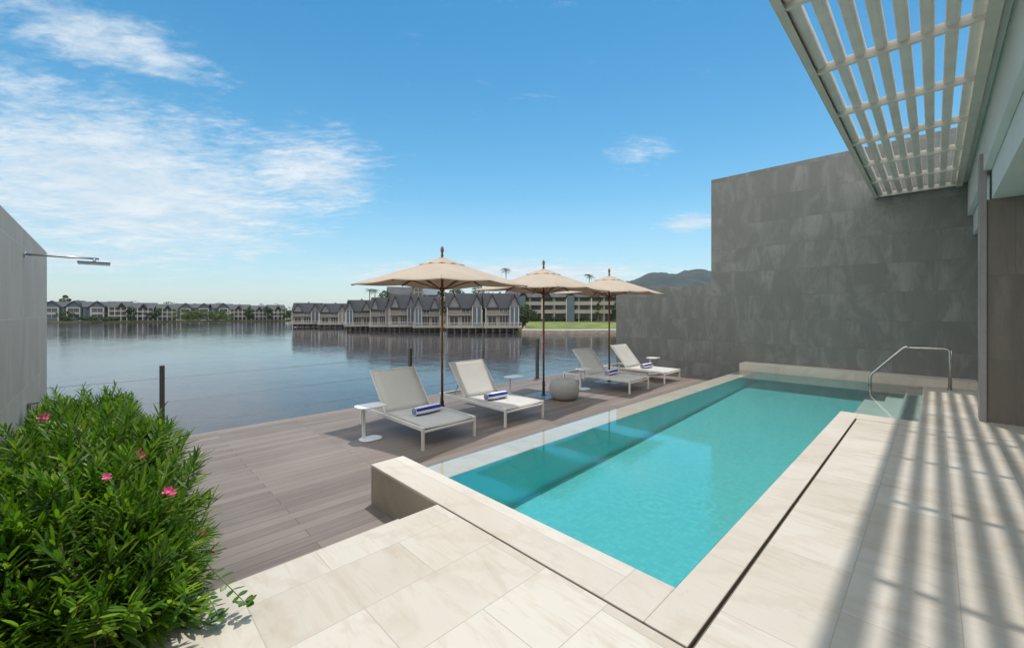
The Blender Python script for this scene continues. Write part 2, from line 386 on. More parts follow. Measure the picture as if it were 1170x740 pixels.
def canopy_mat():
    m, T = new_mat('beige_canvas')
    n = T.noise(T.obj, 2.2, 4, .55); wv = T.noise(T.mapv(T.obj, sc_=(200, 200, 200)), 1, 2, .5)
    c = T.mix(T.mr(n, .3, .7), (.51, .435, .355), (.57, .49, .405))
    b = T.add('ShaderNodeBump', {'Height': T.m('ADD', T.m('MULTIPLY', n, 2.0), T.m('MULTIPLY', wv, .05)), 'Strength': .25, 'Distance': .02})
    p = T.add('ShaderNodeBsdfPrincipled', {'Base Color': c, 'Roughness': .85, 'Normal': b.outputs[0]})
    tl = T.add('ShaderNodeBsdfTranslucent', {'Color': (.58, .43, .30, 1)})
    mx = T.add('ShaderNodeMixShader', {0: .28, 1: p.outputs[0], 2: tl.outputs[0]})
    T.l.new(mx.outputs[0], T.out.inputs[0]); return m
M['canopy'] = canopy_mat()
M['wood'] = simple('varnished_teak', (.20, .07, .025), .35, .35, 14, bumps=.1)
M['steel'] = simple('brushed_steel', (.55, .56, .57), .22, .05, 10, metallic=1.0, bumps=.03)
M['plate'] = simple('galvanised_plate', (.34, .34, .35), .42, .15, 5, metallic=.6, bumps=.1)
M['chrome'] = simple('satin_chrome', (.50, .48, .45), .24, .03, 10, metallic=1.0, bumps=.01)
M['black'] = simple('black_metal', (.025, .027, .03), .35, .1)
M['post'] = simple('dark_bronze_post', (.075, .064, .058), .42, .1, bumps=.03)
M['cable'] = simple('steel_cable', (.30, .31, .32), .4, .05, metallic=.8)
M['pouf'] = simple('grey_stone_pouf', (.36, .36, .35), .75, .06, 5, bumps=.25, bdist=.006)
M['slat'] = simple('cream_pergola_paint', (.76, .72, .67), .45, .06, 3, bumps=.05)
M['pbeam'] = simple('beige_pergola_beam', (.62, .59, .52), .45, .06, 3, bumps=.05)
M['fascia'] = simple('pale_painted_render', (.62, .66, .64), .7, .04, 1.2, bumps=.1)
M['drain'] = simple('drain_slot_dark', (.035, .026, .018), .7, .2)
M['drain_trim'] = simple('bronze_drain_edge', (.17, .13, .09), .45, .1)

# ------------------------------------------------------------------ pixel-free point helper (metres, camera frame -> world)
a_ = R_(YAW); FW = (-math.sin(a_), math.cos(a_)); RT = (math.cos(a_), math.sin(a_))
def at(x, depth):          # bearing from the photograph's plan: lateral offset for a depth
    l = (x - 585) / 474 * depth
    return (depth * FW[0] + l * RT[0], depth * FW[1] + l * RT[1])

# ================================================================== STRUCTURE: ground, lake
LAKE = -2.4; DECK = -.41; WATER = -.048
def struct(mb, name, mat, **k): return tag(mb.build(name, mat, **k), kind='structure')
# lake
lk = MB(); lk.add([(-6000, -6000, LAKE), (6000, -6000, LAKE), (6000, 6000, LAKE), (-6000, 6000, LAKE)], [(0, 1, 2, 3)])
struct(lk, 'lake_water', M['lake'])
# pool terrace (four sheets of stone as one body, pool left open)
def slab(mb, x0, x1, y0, y1, z1, z0): mb.box(x0, x1, y0, y1, z0, z1)
te = MB()
slab(te, -2.88, 6.0, -5.0, 1.965, 0, -2.6)
slab(te, -.80, 6.0, 1.965, 7.955, 0, -2.6)
slab(te, -.155, 6.0, 8.40, 13.1, 0, -2.6)
struct(te, 'terrace', M['terrace'])
st = MB(); slab(st, -3.26, -2.883, -5.0, 1.82, -.20, -2.6)
tag(st.build('stone_step', M['step'], bevel=.004), kind='structure')
dk = MB(); dk.box(-8.45, -3.785, .30, 13.1, DECK - .10, DECK); dk.box(-3.785, -3.263, .30, 1.984, DECK - .10, DECK); dk.box(-3.263, -2.884, 1.822, 1.984, DECK - .10, DECK); dk.box(-8.45, -8.1, -.55, .30, DECK - .10, DECK)
struct(dk, 'deck', M['deck'])
dsub = MB(); dsub.box(-8.35, -8.25, -5, 13.1, -3.0, DECK - .102); 
for y in (1.5, 4.5, 7.5, 10.5): dsub.box(-8.25, -3.8, y, y + .12, -3.0, DECK - .102)
struct(dsub, 'deck_substructure', M['post'])
so_ = MB(); so_.box(-8.098, -3.263, -.55, .297, -2.6, DECK - .03); struct(so_, 'planter_soil', M['soil'])

# ================================================================== POOL
pool = tag(empty('swimming_pool', (-2.2, 6, 0)), 'long turquoise swimming pool with beige stone edge sunk in the terrace', 'swimming pool')
def P(mb, name, mat, par=pool, **k):
    o = mb.build(name, mat, **k); o.parent = par; o.matrix_parent_inverse = Matrix.Translation(-Vector(par.location)) if par.rotation_euler.z == 0 else par.matrix_basis.inverted(); return o
cp = MB()
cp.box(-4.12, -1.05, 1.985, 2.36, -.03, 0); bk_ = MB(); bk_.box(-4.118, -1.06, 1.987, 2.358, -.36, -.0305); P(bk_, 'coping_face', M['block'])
#         # near coping, projecting over the deck on the left
cp.box(-1.05, -.825, 1.985, 8.0, -.36, 0)           # right coping
cp.box(-.825, 6.0, 7.985, 8.398, -.36, -.001)
cp.box(-1.05, -.825, 8.0, 8.398, -.36, 0)
P(cp, 'coping', M['coping'], bevel=.006)
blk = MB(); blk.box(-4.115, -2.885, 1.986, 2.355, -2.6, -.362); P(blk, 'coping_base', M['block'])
ie = MB(); ie.box(-3.78, -3.40, 2.362, 12.6, -2.6, -.060); P(ie, 'overflow_edge', M['coping'], bevel=.008)
ds = MB()
for (x0, x1, y0, y1) in ((-2.88, -.80, 1.966, 1.984), (-.823, -.802, 1.986, 7.956), (-.823, 6.0, 7.957, 7.983)): ds.box(x0, x1, y0, y1, -.30, -.035 if y0 < 7 else -.003)
P(ds, 'drain_slot', M['drain'])
dt = MB()
dt.box(-2.88, -.80, 1.9655, 1.9695, -.03, -.002); dt.box(-.8065, -.8025, 1.986, 7.95, -.03, -.002); dt.box(-.80, 6, 7.9575, 7.9605, -.03, -.002)
P(dt, 'drain_trim', M['drain_trim'])
# basin: floor falls towards the near end
zf = lambda y: -.66 + (y - 2.36) / (12.6 - 2.36) * .34
bs = MB()
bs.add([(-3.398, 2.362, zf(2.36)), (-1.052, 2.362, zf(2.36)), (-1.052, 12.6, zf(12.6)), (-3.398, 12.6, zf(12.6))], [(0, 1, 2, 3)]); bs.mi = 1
bs.add([(-3.398, 2.362, -.068), (-3.398, 12.6, -.068), (-3.398, 12.6, zf(12.6)), (-3.398, 2.362, zf(2.36))], [(0, 1, 2, 3)])
bs.add([(-1.052, 2.362, -.004), (-1.052, 8.40, -.004), (-1.052, 8.40, zf(8.4)), (-1.052, 2.362, zf(2.36))], [(0, 3, 2, 1)])
bs.add([(-3.398, 2.362, -.004), (-1.052, 2.362, -.004), (-1.052, 2.362, zf(2.36)), (-3.398, 2.362, zf(2.36))], [(0, 3, 2, 1)])
bs.add([(-3.398, 12.598, -.056), (-1.052, 12.598, -.056), (-1.052, 12.598, zf(12.6)), (-3.398, 12.598, zf(12.6))], [(0, 1, 2, 3)])
P(bs, 'basin', [M['mosaic'], M['mosaic_wall']])
for i, (x0, x1, z) in enumerate(((-1.052, -.70, -.30), (-.70, -.42, -.20), (-.42, -.157, -.10))):
    s_ = MB(); s_.box(x0 + .001 * i, x1, 8.399, 12.6, -.9, z); P(s_, 'pool_step', M['poolstep'], bevel=.008)
cb = MB(); cb.box(-3.80, .62, 12.60, 13.098, -.6, .15); P(cb, 'end_curb', M['coping'], bevel=.006)
pw = MB(); pw.add([(-3.778, 2.361, WATER), (-1.0505, 2.361, WATER), (-1.0505, 12.60, WATER), (-3.778, 12.60, WATER)], [(0, 1, 2, 3)])
pw.add([(-1.0505, 8.399, WATER), (-.156, 8.399, WATER), (-.156, 12.60, WATER), (-1.0505, 12.60, WATER)], [(0, 1, 2, 3)])
struct(pw, 'pool_water', M['water'])
# handrail
hr = tag(empty('pool_handrail', (.22, 12.2, 0)), 'bent tubular steel handrail at the far end steps of the pool', 'handrail')
def arc(pts, rad, n=6):
    out = [Vector(pts[0])]
    for i in range(1, len(pts) - 1):
        p0, p1, p2 = map(Vector, (pts[i-1], pts[i], pts[i+1])); a = p1 + (p0 - p1).normalized() * rad; b = p1 + (p2 - p1).normalized() * rad
        for k in range(n + 1):
            t = k / n; out.append((1-t)**2 * a + 2*t*(1-t) * p1 + t*t * b)
    out.append(Vector(pts[-1])); return out
yh = 12.15
t_ = MB(); t_.tube(arc([(.225, yh, 0), (.225, yh, .83), (-.44, yh, .84), (-1.00, yh, .17), (-1.00, yh, -.30)], .07), .029, 12)
P(t_, 'rail', M['chrome'], hr, smooth=True)
f_ = MB(); f_.lathe([(.045, 0), (.045, .008), (.03, .014), (.022, .02)], 20, (.225, yh, .001)); P(f_, 'flange', M['chrome'], hr, smooth=True)

# ================================================================== WALLS
bw = MB()
prof = [(-8.0, -3.0), (5.5, -3.0), (5.5, 5.55), (-4.73, 5.55), (-4.73, 2.38), (-8.0, 2.38)]
n = len(prof)
bw.add([(x, 13.102, z) for x, z in prof] + [(x, 13.40, z) for x, z in prof], [tuple(range(n)), tuple(range(n, 2*n))[::-1]] + [(i, n + i, n + (i+1) % n, (i+1) % n) for i in range(n)])
tag(bw.build('boundary_wall', M['darkwall']), 'stepped dark grey stone tile wall rising behind the far end of the pool', 'wall')
lw = MB(); lw.box(-8.40, -2.2, -.85, -.553, -3, 2.39)
tag(lw.build('privacy_wall', M['leftwall'], bevel=.004), 'ribbed light grey stone wall behind the flowering hedge', 'wall')
pr = tag(empty('stone_pier', (.5, 9.2, 0)), 'brown stone pier with a grey metal corner strip under the eave', 'pier')
p_ = MB(); p_.box(.535, 5.5, 9.08, 9.40, 0, 3.198); P(p_, 'stone_face', M['pier'], pr)
p_ = MB(); p_.box(.462, .532, 9.06, 9.40, 0, 3.87); P(p_, 'corner_strip', M['pier_trim'], pr, bevel=.004)

# eave of the house
ev = tag(empty('house_eave', (1, 5, 3.2)), 'pale stepped eave of the house above the right side of the terrace', 'eave')
e_ = MB(); e_.box(.58, .86, -6, 13.098, 3.20, 5.2); P(e_, 'fascia', M['fascia'], ev)
e_ = MB(); e_.box(.50, .578, -6, 13.098, 3.62, 5.0); P(e_, 'upper_fascia', M['fascia'], ev, bevel=.006)
e_ = MB(); e_.box(.862, 5.5, -6, 13.098, 3.205, 3.45); P(e_, 'soffit', M['fascia'], ev)
e_ = MB(); e_.box(.436, .498, -6, 13.098, 4.34, 5.1); P(e_, 'roof_edge', M['fascia'], ev, bevel=.006)
hw = tag(empty('house_wall', (5.2, 0, 0)), 'plain house wall closing the covered terrace on the right', 'house')
h_ = MB(); h_.box(5.2, 5.5, -6, 9.06, 0, 3.20); P(h_, 'wall', M['fascia'], hw)

# ================================================================== PERGOLA
PZ = 4.27
pg = tag(empty('pergola', (-.3, 5, PZ)), 'cream slatted pergola canopy fixed along the house eave', 'pergola')
YA, YB = -4.0, 13.095
b_ = MB()
b_.box(-1.00, -.985, YA, YB, PZ, PZ + .16); b_.box(-.985, -.93, YA, YB, PZ, PZ + .012); b_.box(-.985, -.93, YA, YB, PZ + .148, PZ + .16)
P(b_, 'outer_beam', M['pbeam'], pg)
b_ = MB(); b_.box(.40, .425, YA, YB, PZ - .01, PZ + .16); b_.box(.33, .40, YA, YB, PZ - .01, PZ + .008); P(b_, 'inner_beam', M['pbeam'], pg)
ys = [13.05 - 1.45 * i for i in range(12)]
for y in ys:
    b_ = MB(); b_.box(-.984, .399, y - .022, y + .022, PZ + .012, PZ + .11); P(b_, 'crossbar', M['slat'], pg, bevel=.004)
pitch = .170
for i in range(8):
    x = -.895 + pitch * i
    b_ = MB(); wd, ht = .102, .115
    prf = []
    for k in range(14):
        t = 2 * math.pi * k / 14; cxx, czz = math.cos(t), math.sin(t)
        prf.append((x + math.copysign(abs(cxx) ** .6, cxx) * wd / 2, PZ + .115 + math.copysign(abs(czz) ** .6, czz) * ht / 2))
    nn = len(prf)
    b_.add([(a, YA, b) for a, b in prf] + [(a, YB, b) for a, b in prf], [(k, (k+1) % nn, nn + (k+1) % nn, nn + k) for k in range(nn)] + [tuple(range(nn))[::-1], tuple(range(nn, 2*nn))])
    P(b_, 'slat', M['slat'], pg, smooth=False)

# ================================================================== CABLE RAILING
cr = tag(empty('cable_railing', (-8.3, 5, DECK)), 'dark posts with thin steel cables along the lake side of the deck', 'railing')
for y in (.63, 4.92, 9.20):
    b_ = MB(); b_.box(-8.335, -8.245, y - .03, y + .03, DECK, .765); b_.box(-8.37, -8.21, y - .06, y + .06, DECK, DECK + .012); P(b_, 'post', M['post'], cr, bevel=.003)
for z in (.57, .20, -.17):
    b_ = MB(); b_.tube([(-8.29, -.553, z), (-8.29, 2.8, z - .006), (-8.29, 4.92, z), (-8.29, 9.2, z), (-8.29, 13.5, z)], .0042, 6); P(b_, 'cable', M['cable'], cr)

# ================================================================== SHOWER
sh = tag(empty('wall_shower', (-6.14, -.55, 2.14)), 'flat chrome rain shower head on a long arm from the ribbed wall', 'shower')
b_ = MB(); b_.tube([(-6.14, -.553, 2.145), (-6.14, -.04, 2.142)], .011, 10); b_.tube([(-6.14, -.075, 2.142), (-6.14, -.075, 2.105)], .012, 10); P(b_, 'arm', M['steel'], sh, smooth=True)
b_ = MB(); b_.tube([(-6.14, -.552, 2.145), (-6.14, -.54, 2.145)], .03, 16); P(b_, 'wall_flange', M['steel'], sh)
b_ = MB(); b_.box(-6.26, -6.02, -.195, .045, 2.085, 2.103); P(b_, 'shower_head', M['steel'], sh)
tp = tag(empty('wall_tap', (-6.4, -.55, .62)), 'small steel tap on the ribbed wall above the hedge', 'tap')
b_ = MB(); b_.box(-6.46, -6.36, -.553, -.47, .66, .675); b_.box(-6.43, -6.415, -.553, -.53, .45, .66); P(b_, 'tap_body', M['steel'], tp)
b_ = MB(); b_.tube([(-6.43, -.552, .66), (-6.43, -.48, .66), (-6.43, -.46, .60)], .012, 8); P(b_, 'spout', M['steel'], tp)

# ================================================================== LOUNGERS (local: foot at x=0, head at x=-2.02, width along y)
LB = .96; LL = 2.02; LH = .325
def make_lounger():
    r = empty('sun_lounger')
    hb = LB / 2
    f = MB()
    for s in (-1, 1):
        f.box(-LL, 0, s*hb - .02 if s < 0 else hb - .02, s*hb + .02 if s < 0 else hb + .02, LH - .055, LH)
    f.box(-LL + .02, -LL + .055, -hb + .021, hb - .021, LH - .05, LH - .004)
    f.bar((-.02, -hb + .021, LH - .065), (-.02, hb - .021, LH - .065), .03, .03)
    f.build('frame', M['white_metal'], r, bevel=.006)
    for x in (-.02, -LL + .02):
        for s in (-1, 1):
            l = MB(); l.box(x - .019, x + .019, s*hb - .0185, s*hb + .0185, .012, LH - .056); l.build('leg', M['white_metal'], r, bevel=.004)
            q = [o for o in C.objects if o.parent == r][-1]
            g = MB(); g.box(x - .021, x + .021, s*hb - .021, s*hb + .021, 0, .012); g.build('glide', M['table_white'], q)
    # seat sling
    HX = -1.22
    n = 16; vs = []; fs = []
    for i in range(n + 1):
        x = HX + (0 - HX - .03) * i / n
        for j in range(7):
            y = (-hb + .03) + (LB - .06) * j / 6
            sag = -.012 * math.sin(math.pi * j / 6) + .012
            drop = -.05 * max(0, (i - n + 2) / 2) ** 2 * .6 if i > n - 2 else 0
            vs.append((x, y, LH + .004 + sag * .3 - .008 * math.sin(math.pi * j / 6) + drop))
    for i in range(n):
        for j in range(6): a = i*7 + j; fs.append((a, a+7, a+8, a+1))
    s_ = MB(); s_.add(vs, fs); o = s_.build('seat_sling', M['sling'], r, smooth=True)
    md = o.modifiers.new('thickness', 'SOLIDIFY'); md.thickness = .006
    # backrest
    ang = R_(50); L = .82; d = Vector((-math.cos(ang), 0, math.sin(ang))); nrm = Vector((math.sin(ang), 0, math.cos(ang)))
    base = Vector((HX, 0, LH + .01))
    vs = []; fs = []
    for i in range(11):
        for j in range(7):
            p = base + d * (L * i / 10) + nrm * (-.018 * math.sin(math.pi * j / 6) * math.sin(math.pi * i / 10)); p.y = (-hb + .05) + (LB - .10) * j / 6; vs.append(p)
    for i in range(10):
        for j in range(6): a = i*7 + j; fs.append((a, a+1, a+8, a+7))
    s_ = MB(); s_.add(vs, fs); o = s_.build('back_sling', M['sling'], r, smooth=True)
    md = o.modifiers.new('thickness', 'SOLIDIFY'); md.thickness = .006
    b = MB()
    for s in (-1, 1):
        y = s * (hb - .045); b.bar(base + Vector((0, y, -.012)) , base + d * L + Vector((0, y, -.012)), .022, .026, (1, 0, 0))
    b.bar(base + d * L + Vector((0, -hb + .035, -.012)), base + d * L + Vector((0, hb - .035, -.012)), .026, .022)
    b.build('back_frame', M['white_metal'], r, bevel=.004)
    b = MB(); mid = base + d * .48
    for s in (-1, 1): b.tube([mid + Vector((0, s*.28, -.02)), (-1.78, s*.28, LH - .03)], .009, 8)
    b.tube([(-1.78, -.29, LH - .03), (-1.78, .29, LH - .03)], .009, 8)
    b.build('back_support', M['steel'], r)
    return r
lp = make_lounger()
LGRP = 'white sun loungers on the deck'
LS = [(-5.155, 3.76, 'white mesh lounger nearest the hedge with a side table at its left', .006),
      (-5.155, 5.41, 'white mesh lounger standing between the nearest umbrella and the grey pouf', -.014),
      (-5.15, 9.54, 'white mesh lounger between the grey pouf and the farthest umbrella', .016),
      (-5.17, 11.45, 'white mesh lounger farthest away, beside the dark boundary wall', 0)]
for i, (x, y, lab, rz) in enumerate(LS):
    o = lp if i == 0 else copy_tree(lp)
    o.location = (x, y, DECK); o.rotation_euler.z = rz; tag(o, lab, 'sun lounger', LGRP)

# ================================================================== TOWELS
def make_towel():
    m = MB(); n = 40; L = .48; k = 9; r0 = .076
    vs = []
    for i in range(k):
        y = -L/2 + L * i / (k - 1)
        for j in range(n):
            t = 2 * math.pi * j / n; rr = r0 * (1 + .03 * math.sin(3*t + i) + .02 * random.uniform(-1, 1)) * (.93 if i in (0, k-1) else 1)
            zz = math.sin(t) * rr * .88
            vs.append((math.cos(t) * rr * 1.08, y, zz + r0 * .88))
    for i in range(k - 1):
        for j in range(n):
            a = [i*n+j, i*n+(j+1) % n, (i+1)*n+(j+1) % n, (i+1)*n+j]
            m.mi = 1 if (j % 40) in (1,2,3,4,5, 11,12,13,14,15,16, 22,23,24,25,26, 32,33,34,35) else 0
            m.add([vs[q] for q in a], [(0, 1, 2, 3)])
    # rolled ends: rings, alternately coloured
    for e, y in ((0, -L/2), (1, L/2)):
        for q in range(5):
            ra, rb = r0 * (1 - q/5) * .93, r0 * (1 - (q+1)/5) * .93
            m.mi = q % 2
            for j in range(0, n, 2):
                t0, t1 = 2*math.pi*j/n, 2*math.pi*(j+2)/n; yo = y + (-1 if e == 0 else 1) * .004 * (q % 2)
                f = [(math.cos(t)*rr*1.08, yo, math.sin(t)*rr*.88 + r0*.88) for t, rr in ((t0, ra), (t1, ra), (t1, rb), (t0, rb))]
                m.add(f, [(0, 1, 2, 3)])
    return m
tw = make_towel().build('rolled_towel', [M['towel_white'], M['towel_blue']])
TS = [(-5.85, 3.78, .05, 'rolled blue and white striped towel on the lounger nearest the hedge'),
      (-5.87, 5.34, -.04, 'rolled blue and white towel on the lounger between umbrella and pouf'),
      (-5.98, 9.55, .06, 'rolled blue and white towel on the lounger just past the pouf'),
      (-5.95, 11.42, -.05, 'rolled blue and white towel on the lounger by the dark wall')]
for i, (x, y, rz, lab) in enumerate(TS):
    o = tw if i == 0 else tw.copy()
    if i: C.objects.link(o)
    o.location = (x, y, DECK + LH + .002); o.rotation_euler.z = rz; tag(o, lab, 'towel', 'rolled pool towels')

# ================================================================== SIDE TABLES
def rrect(hx, hy, r, n=8):
    pts = []
    for cx, cy_, a0 in ((hx-r, hy-r, 0), (-hx+r, hy-r, 90), (-hx+r, -hy+r, 180), (hx-r, -hy+r, 270)):
        for k in range(n + 1): t = R_(a0 + 90*k/n); pts.append((cx + r*math.cos(t), cy_ + r*math.sin(t)))
    return pts
def make_table():
    r = empty('side_table')
    m = MB(); m.prism([(x + .05, y) for x, y in rrect(.17, .23, .12)], .512, .53); m.build('table_top', M['table_white'], r, bevel=.004)
    m = MB(); m.prism([(x, y) for x, y in [(p[0] + .0, p[1] - .09) for p in rrect(.022, .022, .008, 3)]], .018, .512); m.build('table_leg', M['table_white'], r)
    m = MB(); m.prism([(x + .05, y) for x, y in rrect(.13, .17, .10)], 0, .018); m.build('table_base', M['table_white'], r, bevel=.005)
    return r
tb = make_table()
TT = [(-6.25, 2.98, 0, 'white side table left of the lounger nearest the hedge'),
      (-6.72, 6.62, 0, 'white side table behind the lounger next to the grey pouf'),
      (-6.35, 8.78, 0, 'white side table between the grey pouf and a lounger'),
      (-6.30, 12.42, 0, 'white side table between the farthest lounger and the dark wall')]
for i, (x, y, rz, lab) in enumerate(TT):
    o = tb if i == 0 else copy_tree(tb)
    o.location = (x, y, DECK); o.rotation_euler.z = rz; tag(o, lab, 'side table', 'white side tables beside the loungers')

# pouf
m = MB(); m.lathe([(.20, 0), (.27, .02), (.325, .10), (.345, .20), (.335, .31), (.29, .41), (.22, .455), (.12, .475), (.02, .478)], 48)
tag(m.build('pouf', M['pouf'], smooth=True, loc=(-5.93, 7.50, DECK)), 'round pale grey pouf beside the middle umbrella', 'pouf')

# ================================================================== UMBRELLAS
def make_umbrella():
    r = empty('patio_umbrella'); h = 1.16; zr = 2.53; za = 2.98    # heights above deck
    def surf(u, v, h_, z0, z1, ed):      # u,v in -1..1
        rr = max(abs(u), abs(v)); c = min(abs(u), abs(v)) / max(rr, 1e-6)
        z = z1 - (z1 - z0) * rr - ed * rr * (c * c) * .9 - .028 * rr * math.sin(math.pi * c) 
        q = 1 - .030 * rr * math.sin(math.pi * c)
        return (u * h_ * q, v * h_ * q, z)
    def cano(h_, z0, z1, ed, hole, n=24):
        vs = []; fs = []; idx = {}
        for i in range(n + 1):
            for j in range(n + 1):
                u, v = -1 + 2*i/n, -1 + 2*j/n; idx[i, j] = len(vs); vs.append(surf(u, v, h_, z0, z1, ed))
        for i in range(n):
            for j in range(n):
                u, v = -1 + 2*(i+.5)/n, -1 + 2*(j+.5)/n
                if max(abs(u), abs(v)) > hole: fs.append((idx[i, j], idx[i+1, j], idx[i+1, j+1], idx[i, j+1]))
        return vs, fs
    m = MB(); m.add(*cano(h, zr, za, .045, .10)); o = m.build('canopy', M['canopy'], r, smooth=True); md = o.modifiers.new('t', 'SOLIDIFY'); md.thickness = .004
    m = MB(); m.add(*cano(.30, za - .095, za + .035, .012, -1, 12)); v = m.build('vent_cap', M['canopy'], r, smooth=True); md = v.modifiers.new('t', 'SOLIDIFY'); md.thickness = .004
    m = MB(); m.tube([(0, 0, .06), (0, 0, za + .05)], .024, 14); m.build('pole', M['wood'], r, smooth=True)
    m = MB(); m.lathe([(.02, 0), (.028, .02), (.016, .045), (.026, .075), (.034, .11), (.028, .15), (.012, .18), (.002, .19)], 16, (0, 0, za + .05)); m.build('finial', M['wood'], r, smooth=True)
    m = MB(); m.lathe([(.03, -.05), (.05, -.045), (.05, .045), (.03, .05)], 16, (0, 0, za - .09)); m.build('hub', M['wood'], r)
    m = MB(); m.lathe([(.028, -.04), (.045, -.035), (.045, .035), (.028, .04)], 16, (0, 0, zr - .12)); m.build('runner', M['wood'], r)
    for k in range(8):
        t = math.pi / 4 * k; u, v = math.cos(t), math.sin(t); s = 1 / max(abs(u), abs(v)); u *= s; v *= s
        e = Vector(surf(u, v, h, zr, za, .045)); e.z -= .018; a = Vector((u * .04, v * .04, za - .075)); e2 = e * .985; e2.z = e.z + .004
        mid_b = a.lerp(e2, .52)
        m = MB(); m.bar(a, e2, .018, .026); rb = m.build('rib', M['wood'], r)
        m = MB(); m.bar((u * .045 / s, v * .045 / s, zr - .12), mid_b + Vector((0, 0, -.014)), .014, .02); m.build('strut', M['wood'], rb)
    m = MB(); m.prism(rrect(.34, .34, .02, 3), 0, .012); m.build('base_plate', M['plate'], r, bevel=.003)
    m = MB(); m.tube([(0, 0, .012), (0, 0, .34)], .033, 16); m.lathe([(.07, .012), (.07, .02), (.034, .03)], 16); m.tube([(.03, 0, .25), (.075, 0, .25)], .009, 8); m.build('base_tube', M['black'], r, smooth=False)
    return r
um = make_umbrella()
US = [(-6.44, 4.50, .17, 'open beige umbrella nearest the camera between the two near loungers'),
      (-6.50, 7.44, .12, 'open beige umbrella in the middle, right behind the grey pouf'),
      (-6.47, 10.23, .10, 'open beige umbrella farthest away, between the two far loungers')]
for i, (x, y, rz, lab) in enumerate(US):
    o = um if i == 0 else copy_tree(um)
    o.location = (x, y, DECK); o.rotation_euler.z = rz; tag(o, lab, 'umbrella', 'beige canvas umbrellas on the deck')

# ================================================================== HEDGE
def leaves(pos, dirs, length, width, roll, fold=.25, curve=.15, ovate=False):
    """one leaf per row: returns V, F (triangles)"""
    n = len(pos); d = dirs / np.linalg.norm(dirs, axis=1, keepdims=True)
    up = np.tile(np.array([0., 0, 1.]), (n, 1)); side = np.cross(d, up); ln = np.linalg.norm(side, axis=1, keepdims=True); side = np.where(ln < 1e-3, np.array([[1., 0, 0]]), side / np.maximum(ln, 1e-3))
    nr = np.cross(side, d); c, s = np.cos(roll)[:, None], np.sin(roll)[:, None]
    side, nr = side * c + nr * s, nr * c - side * s
    L = length[:, None]; W = width[:, None]
    ts = (0, .22, .55, .82, 1.0); ws = (.12, .85, 1.0, .6, 0.0) if not ovate else (.1, .85, 1.0, .62, 0)
    V = []
    for t, w_ in zip(ts, ws):
        cen = pos + d * (L * t) - nr * (curve * L * t * t)
        V.append(cen - nr * (W * w_ * fold)); V.append(cen + side * (W * w_ * .5)); V.append(cen - side * (W * w_ * .5))
    V = np.stack(V, 1)                      # n,15,3
    F = []
    for i in range(4):
        a, b = 3*i, 3*(i+1)
        F += [(a, b, b+1), (a, b+1, a+1), (a, a+2, b+2), (a, b+2, b)]
    F = np.array(F); off = (np.arange(n) * 15)[:, None, None]
    return V.reshape(-1, 3), (F[None] + off).reshape(-1, 3)
hd = tag(empty('oleander_hedge', (-5.5, 0, DECK)), 'dense green oleander hedge with pink flowers in front of the ribbed wall', 'hedge')
def hedge_surface(x, th):
    """point and outward normal of the clipped hedge at length x and angle th (0 = deck side, 90 = top)"""
    bump = 1.3 * mnoise.noise(Vector((x * 1.7, th * 1.6, 2.0)))
    rz = .55 + .22 * math.exp(-((x + 4.2) / 1.1) ** 2) + .10 * bump; ry = .37 + .12 * math.exp(-((x + 3.9) / 1.0) ** 2) + .08 * bump
    endf = min(1, max(.05, (-2.42 - x) / .75)); endf = math.sqrt(1 - (1 - endf) ** 2)
    rz *= .55 + .45 * endf; ry *= endf * .75 + .25
    c, s = math.cos(th), math.sin(th)
    cy0 = -.08
    if c < 0: s = s ** .25 if s > 0 else s          # stays tall against the wall
    return Vector((x, cy0 + ry * math.copysign(abs(c) ** .7, c), -.10 + rz * math.copysign(abs(s) ** .7, s))), Vector((.15 + 1.2 * max(0, x + 3.4), c, s + .25)).normalized()
pos = []; dr = []; ll = []; wwid = []
stems = MB()
random.seed(3)
nsh = 3100
for i in range(nsh):
    x = -8.15 + 5.70 * (random.random() ** .68)
    th = R_(random.uniform(-70, 165)); p, nrm = hedge_surface(x, th)
    if p.y < -.50: p.y = -.50
    depth_in = random.random() ** 1.4 * .30 - (random.random() ** 4) * .20
    p = p - nrm * depth_in
    if x > -3.0: p.x -= random.random() * .2
    ax = (nrm * 1.0 + Vector((random.uniform(-.5, .7), random.uniform(-.5, .5), random.uniform(.1, 1.0)))).normalized()
    sl = random.uniform(.14, .28); q = p - ax * sl * .75
    q2 = q + ax * sl
    if q2.y < -.53 or q2.z < (DECK + .01 if x < -3.2 else -.19): continue
    if depth_in < .12 and random.random() < .35: stems.tube([q - ax * .1, q2], [.0045, .002], 5, cap=False)
    nl = random.randint(13, 20); a0 = random.random() * 6.28
    e1 = ax.orthogonal().normalized(); e2 = ax.cross(e1)
    for k in range(nl):
        t = (k / nl) ** .8; a = a0 + k * 2.1
        spread = (1.05 - .75 * t) * random.uniform(.8, 1.2)
        d = ax * math.cos(spread) + (e1 * math.cos(a) + e2 * math.sin(a)) * math.sin(spread)
        d.z -= .05
        pos.append(q + ax * (sl * t)); dr.append(d); ll.append(random.uniform(.10, .165) * (1 - .25 * t)); wwid.append(random.uniform(.012, .020))
pos = np.array(pos); dr = np.array(dr); ll = np.array(ll); wwid = np.array(wwid)
V, F = leaves(pos, dr, ll, wwid, rng.uniform(-.6, .6, len(pos)), .18, .16)
V[:, 1] = np.maximum(V[:, 1], -.548)
o = np_mesh('foliage', V, F, M['oleander'], None); o.parent = hd; o.matrix_parent_inverse = Matrix.Translation(-Vector(hd.location))
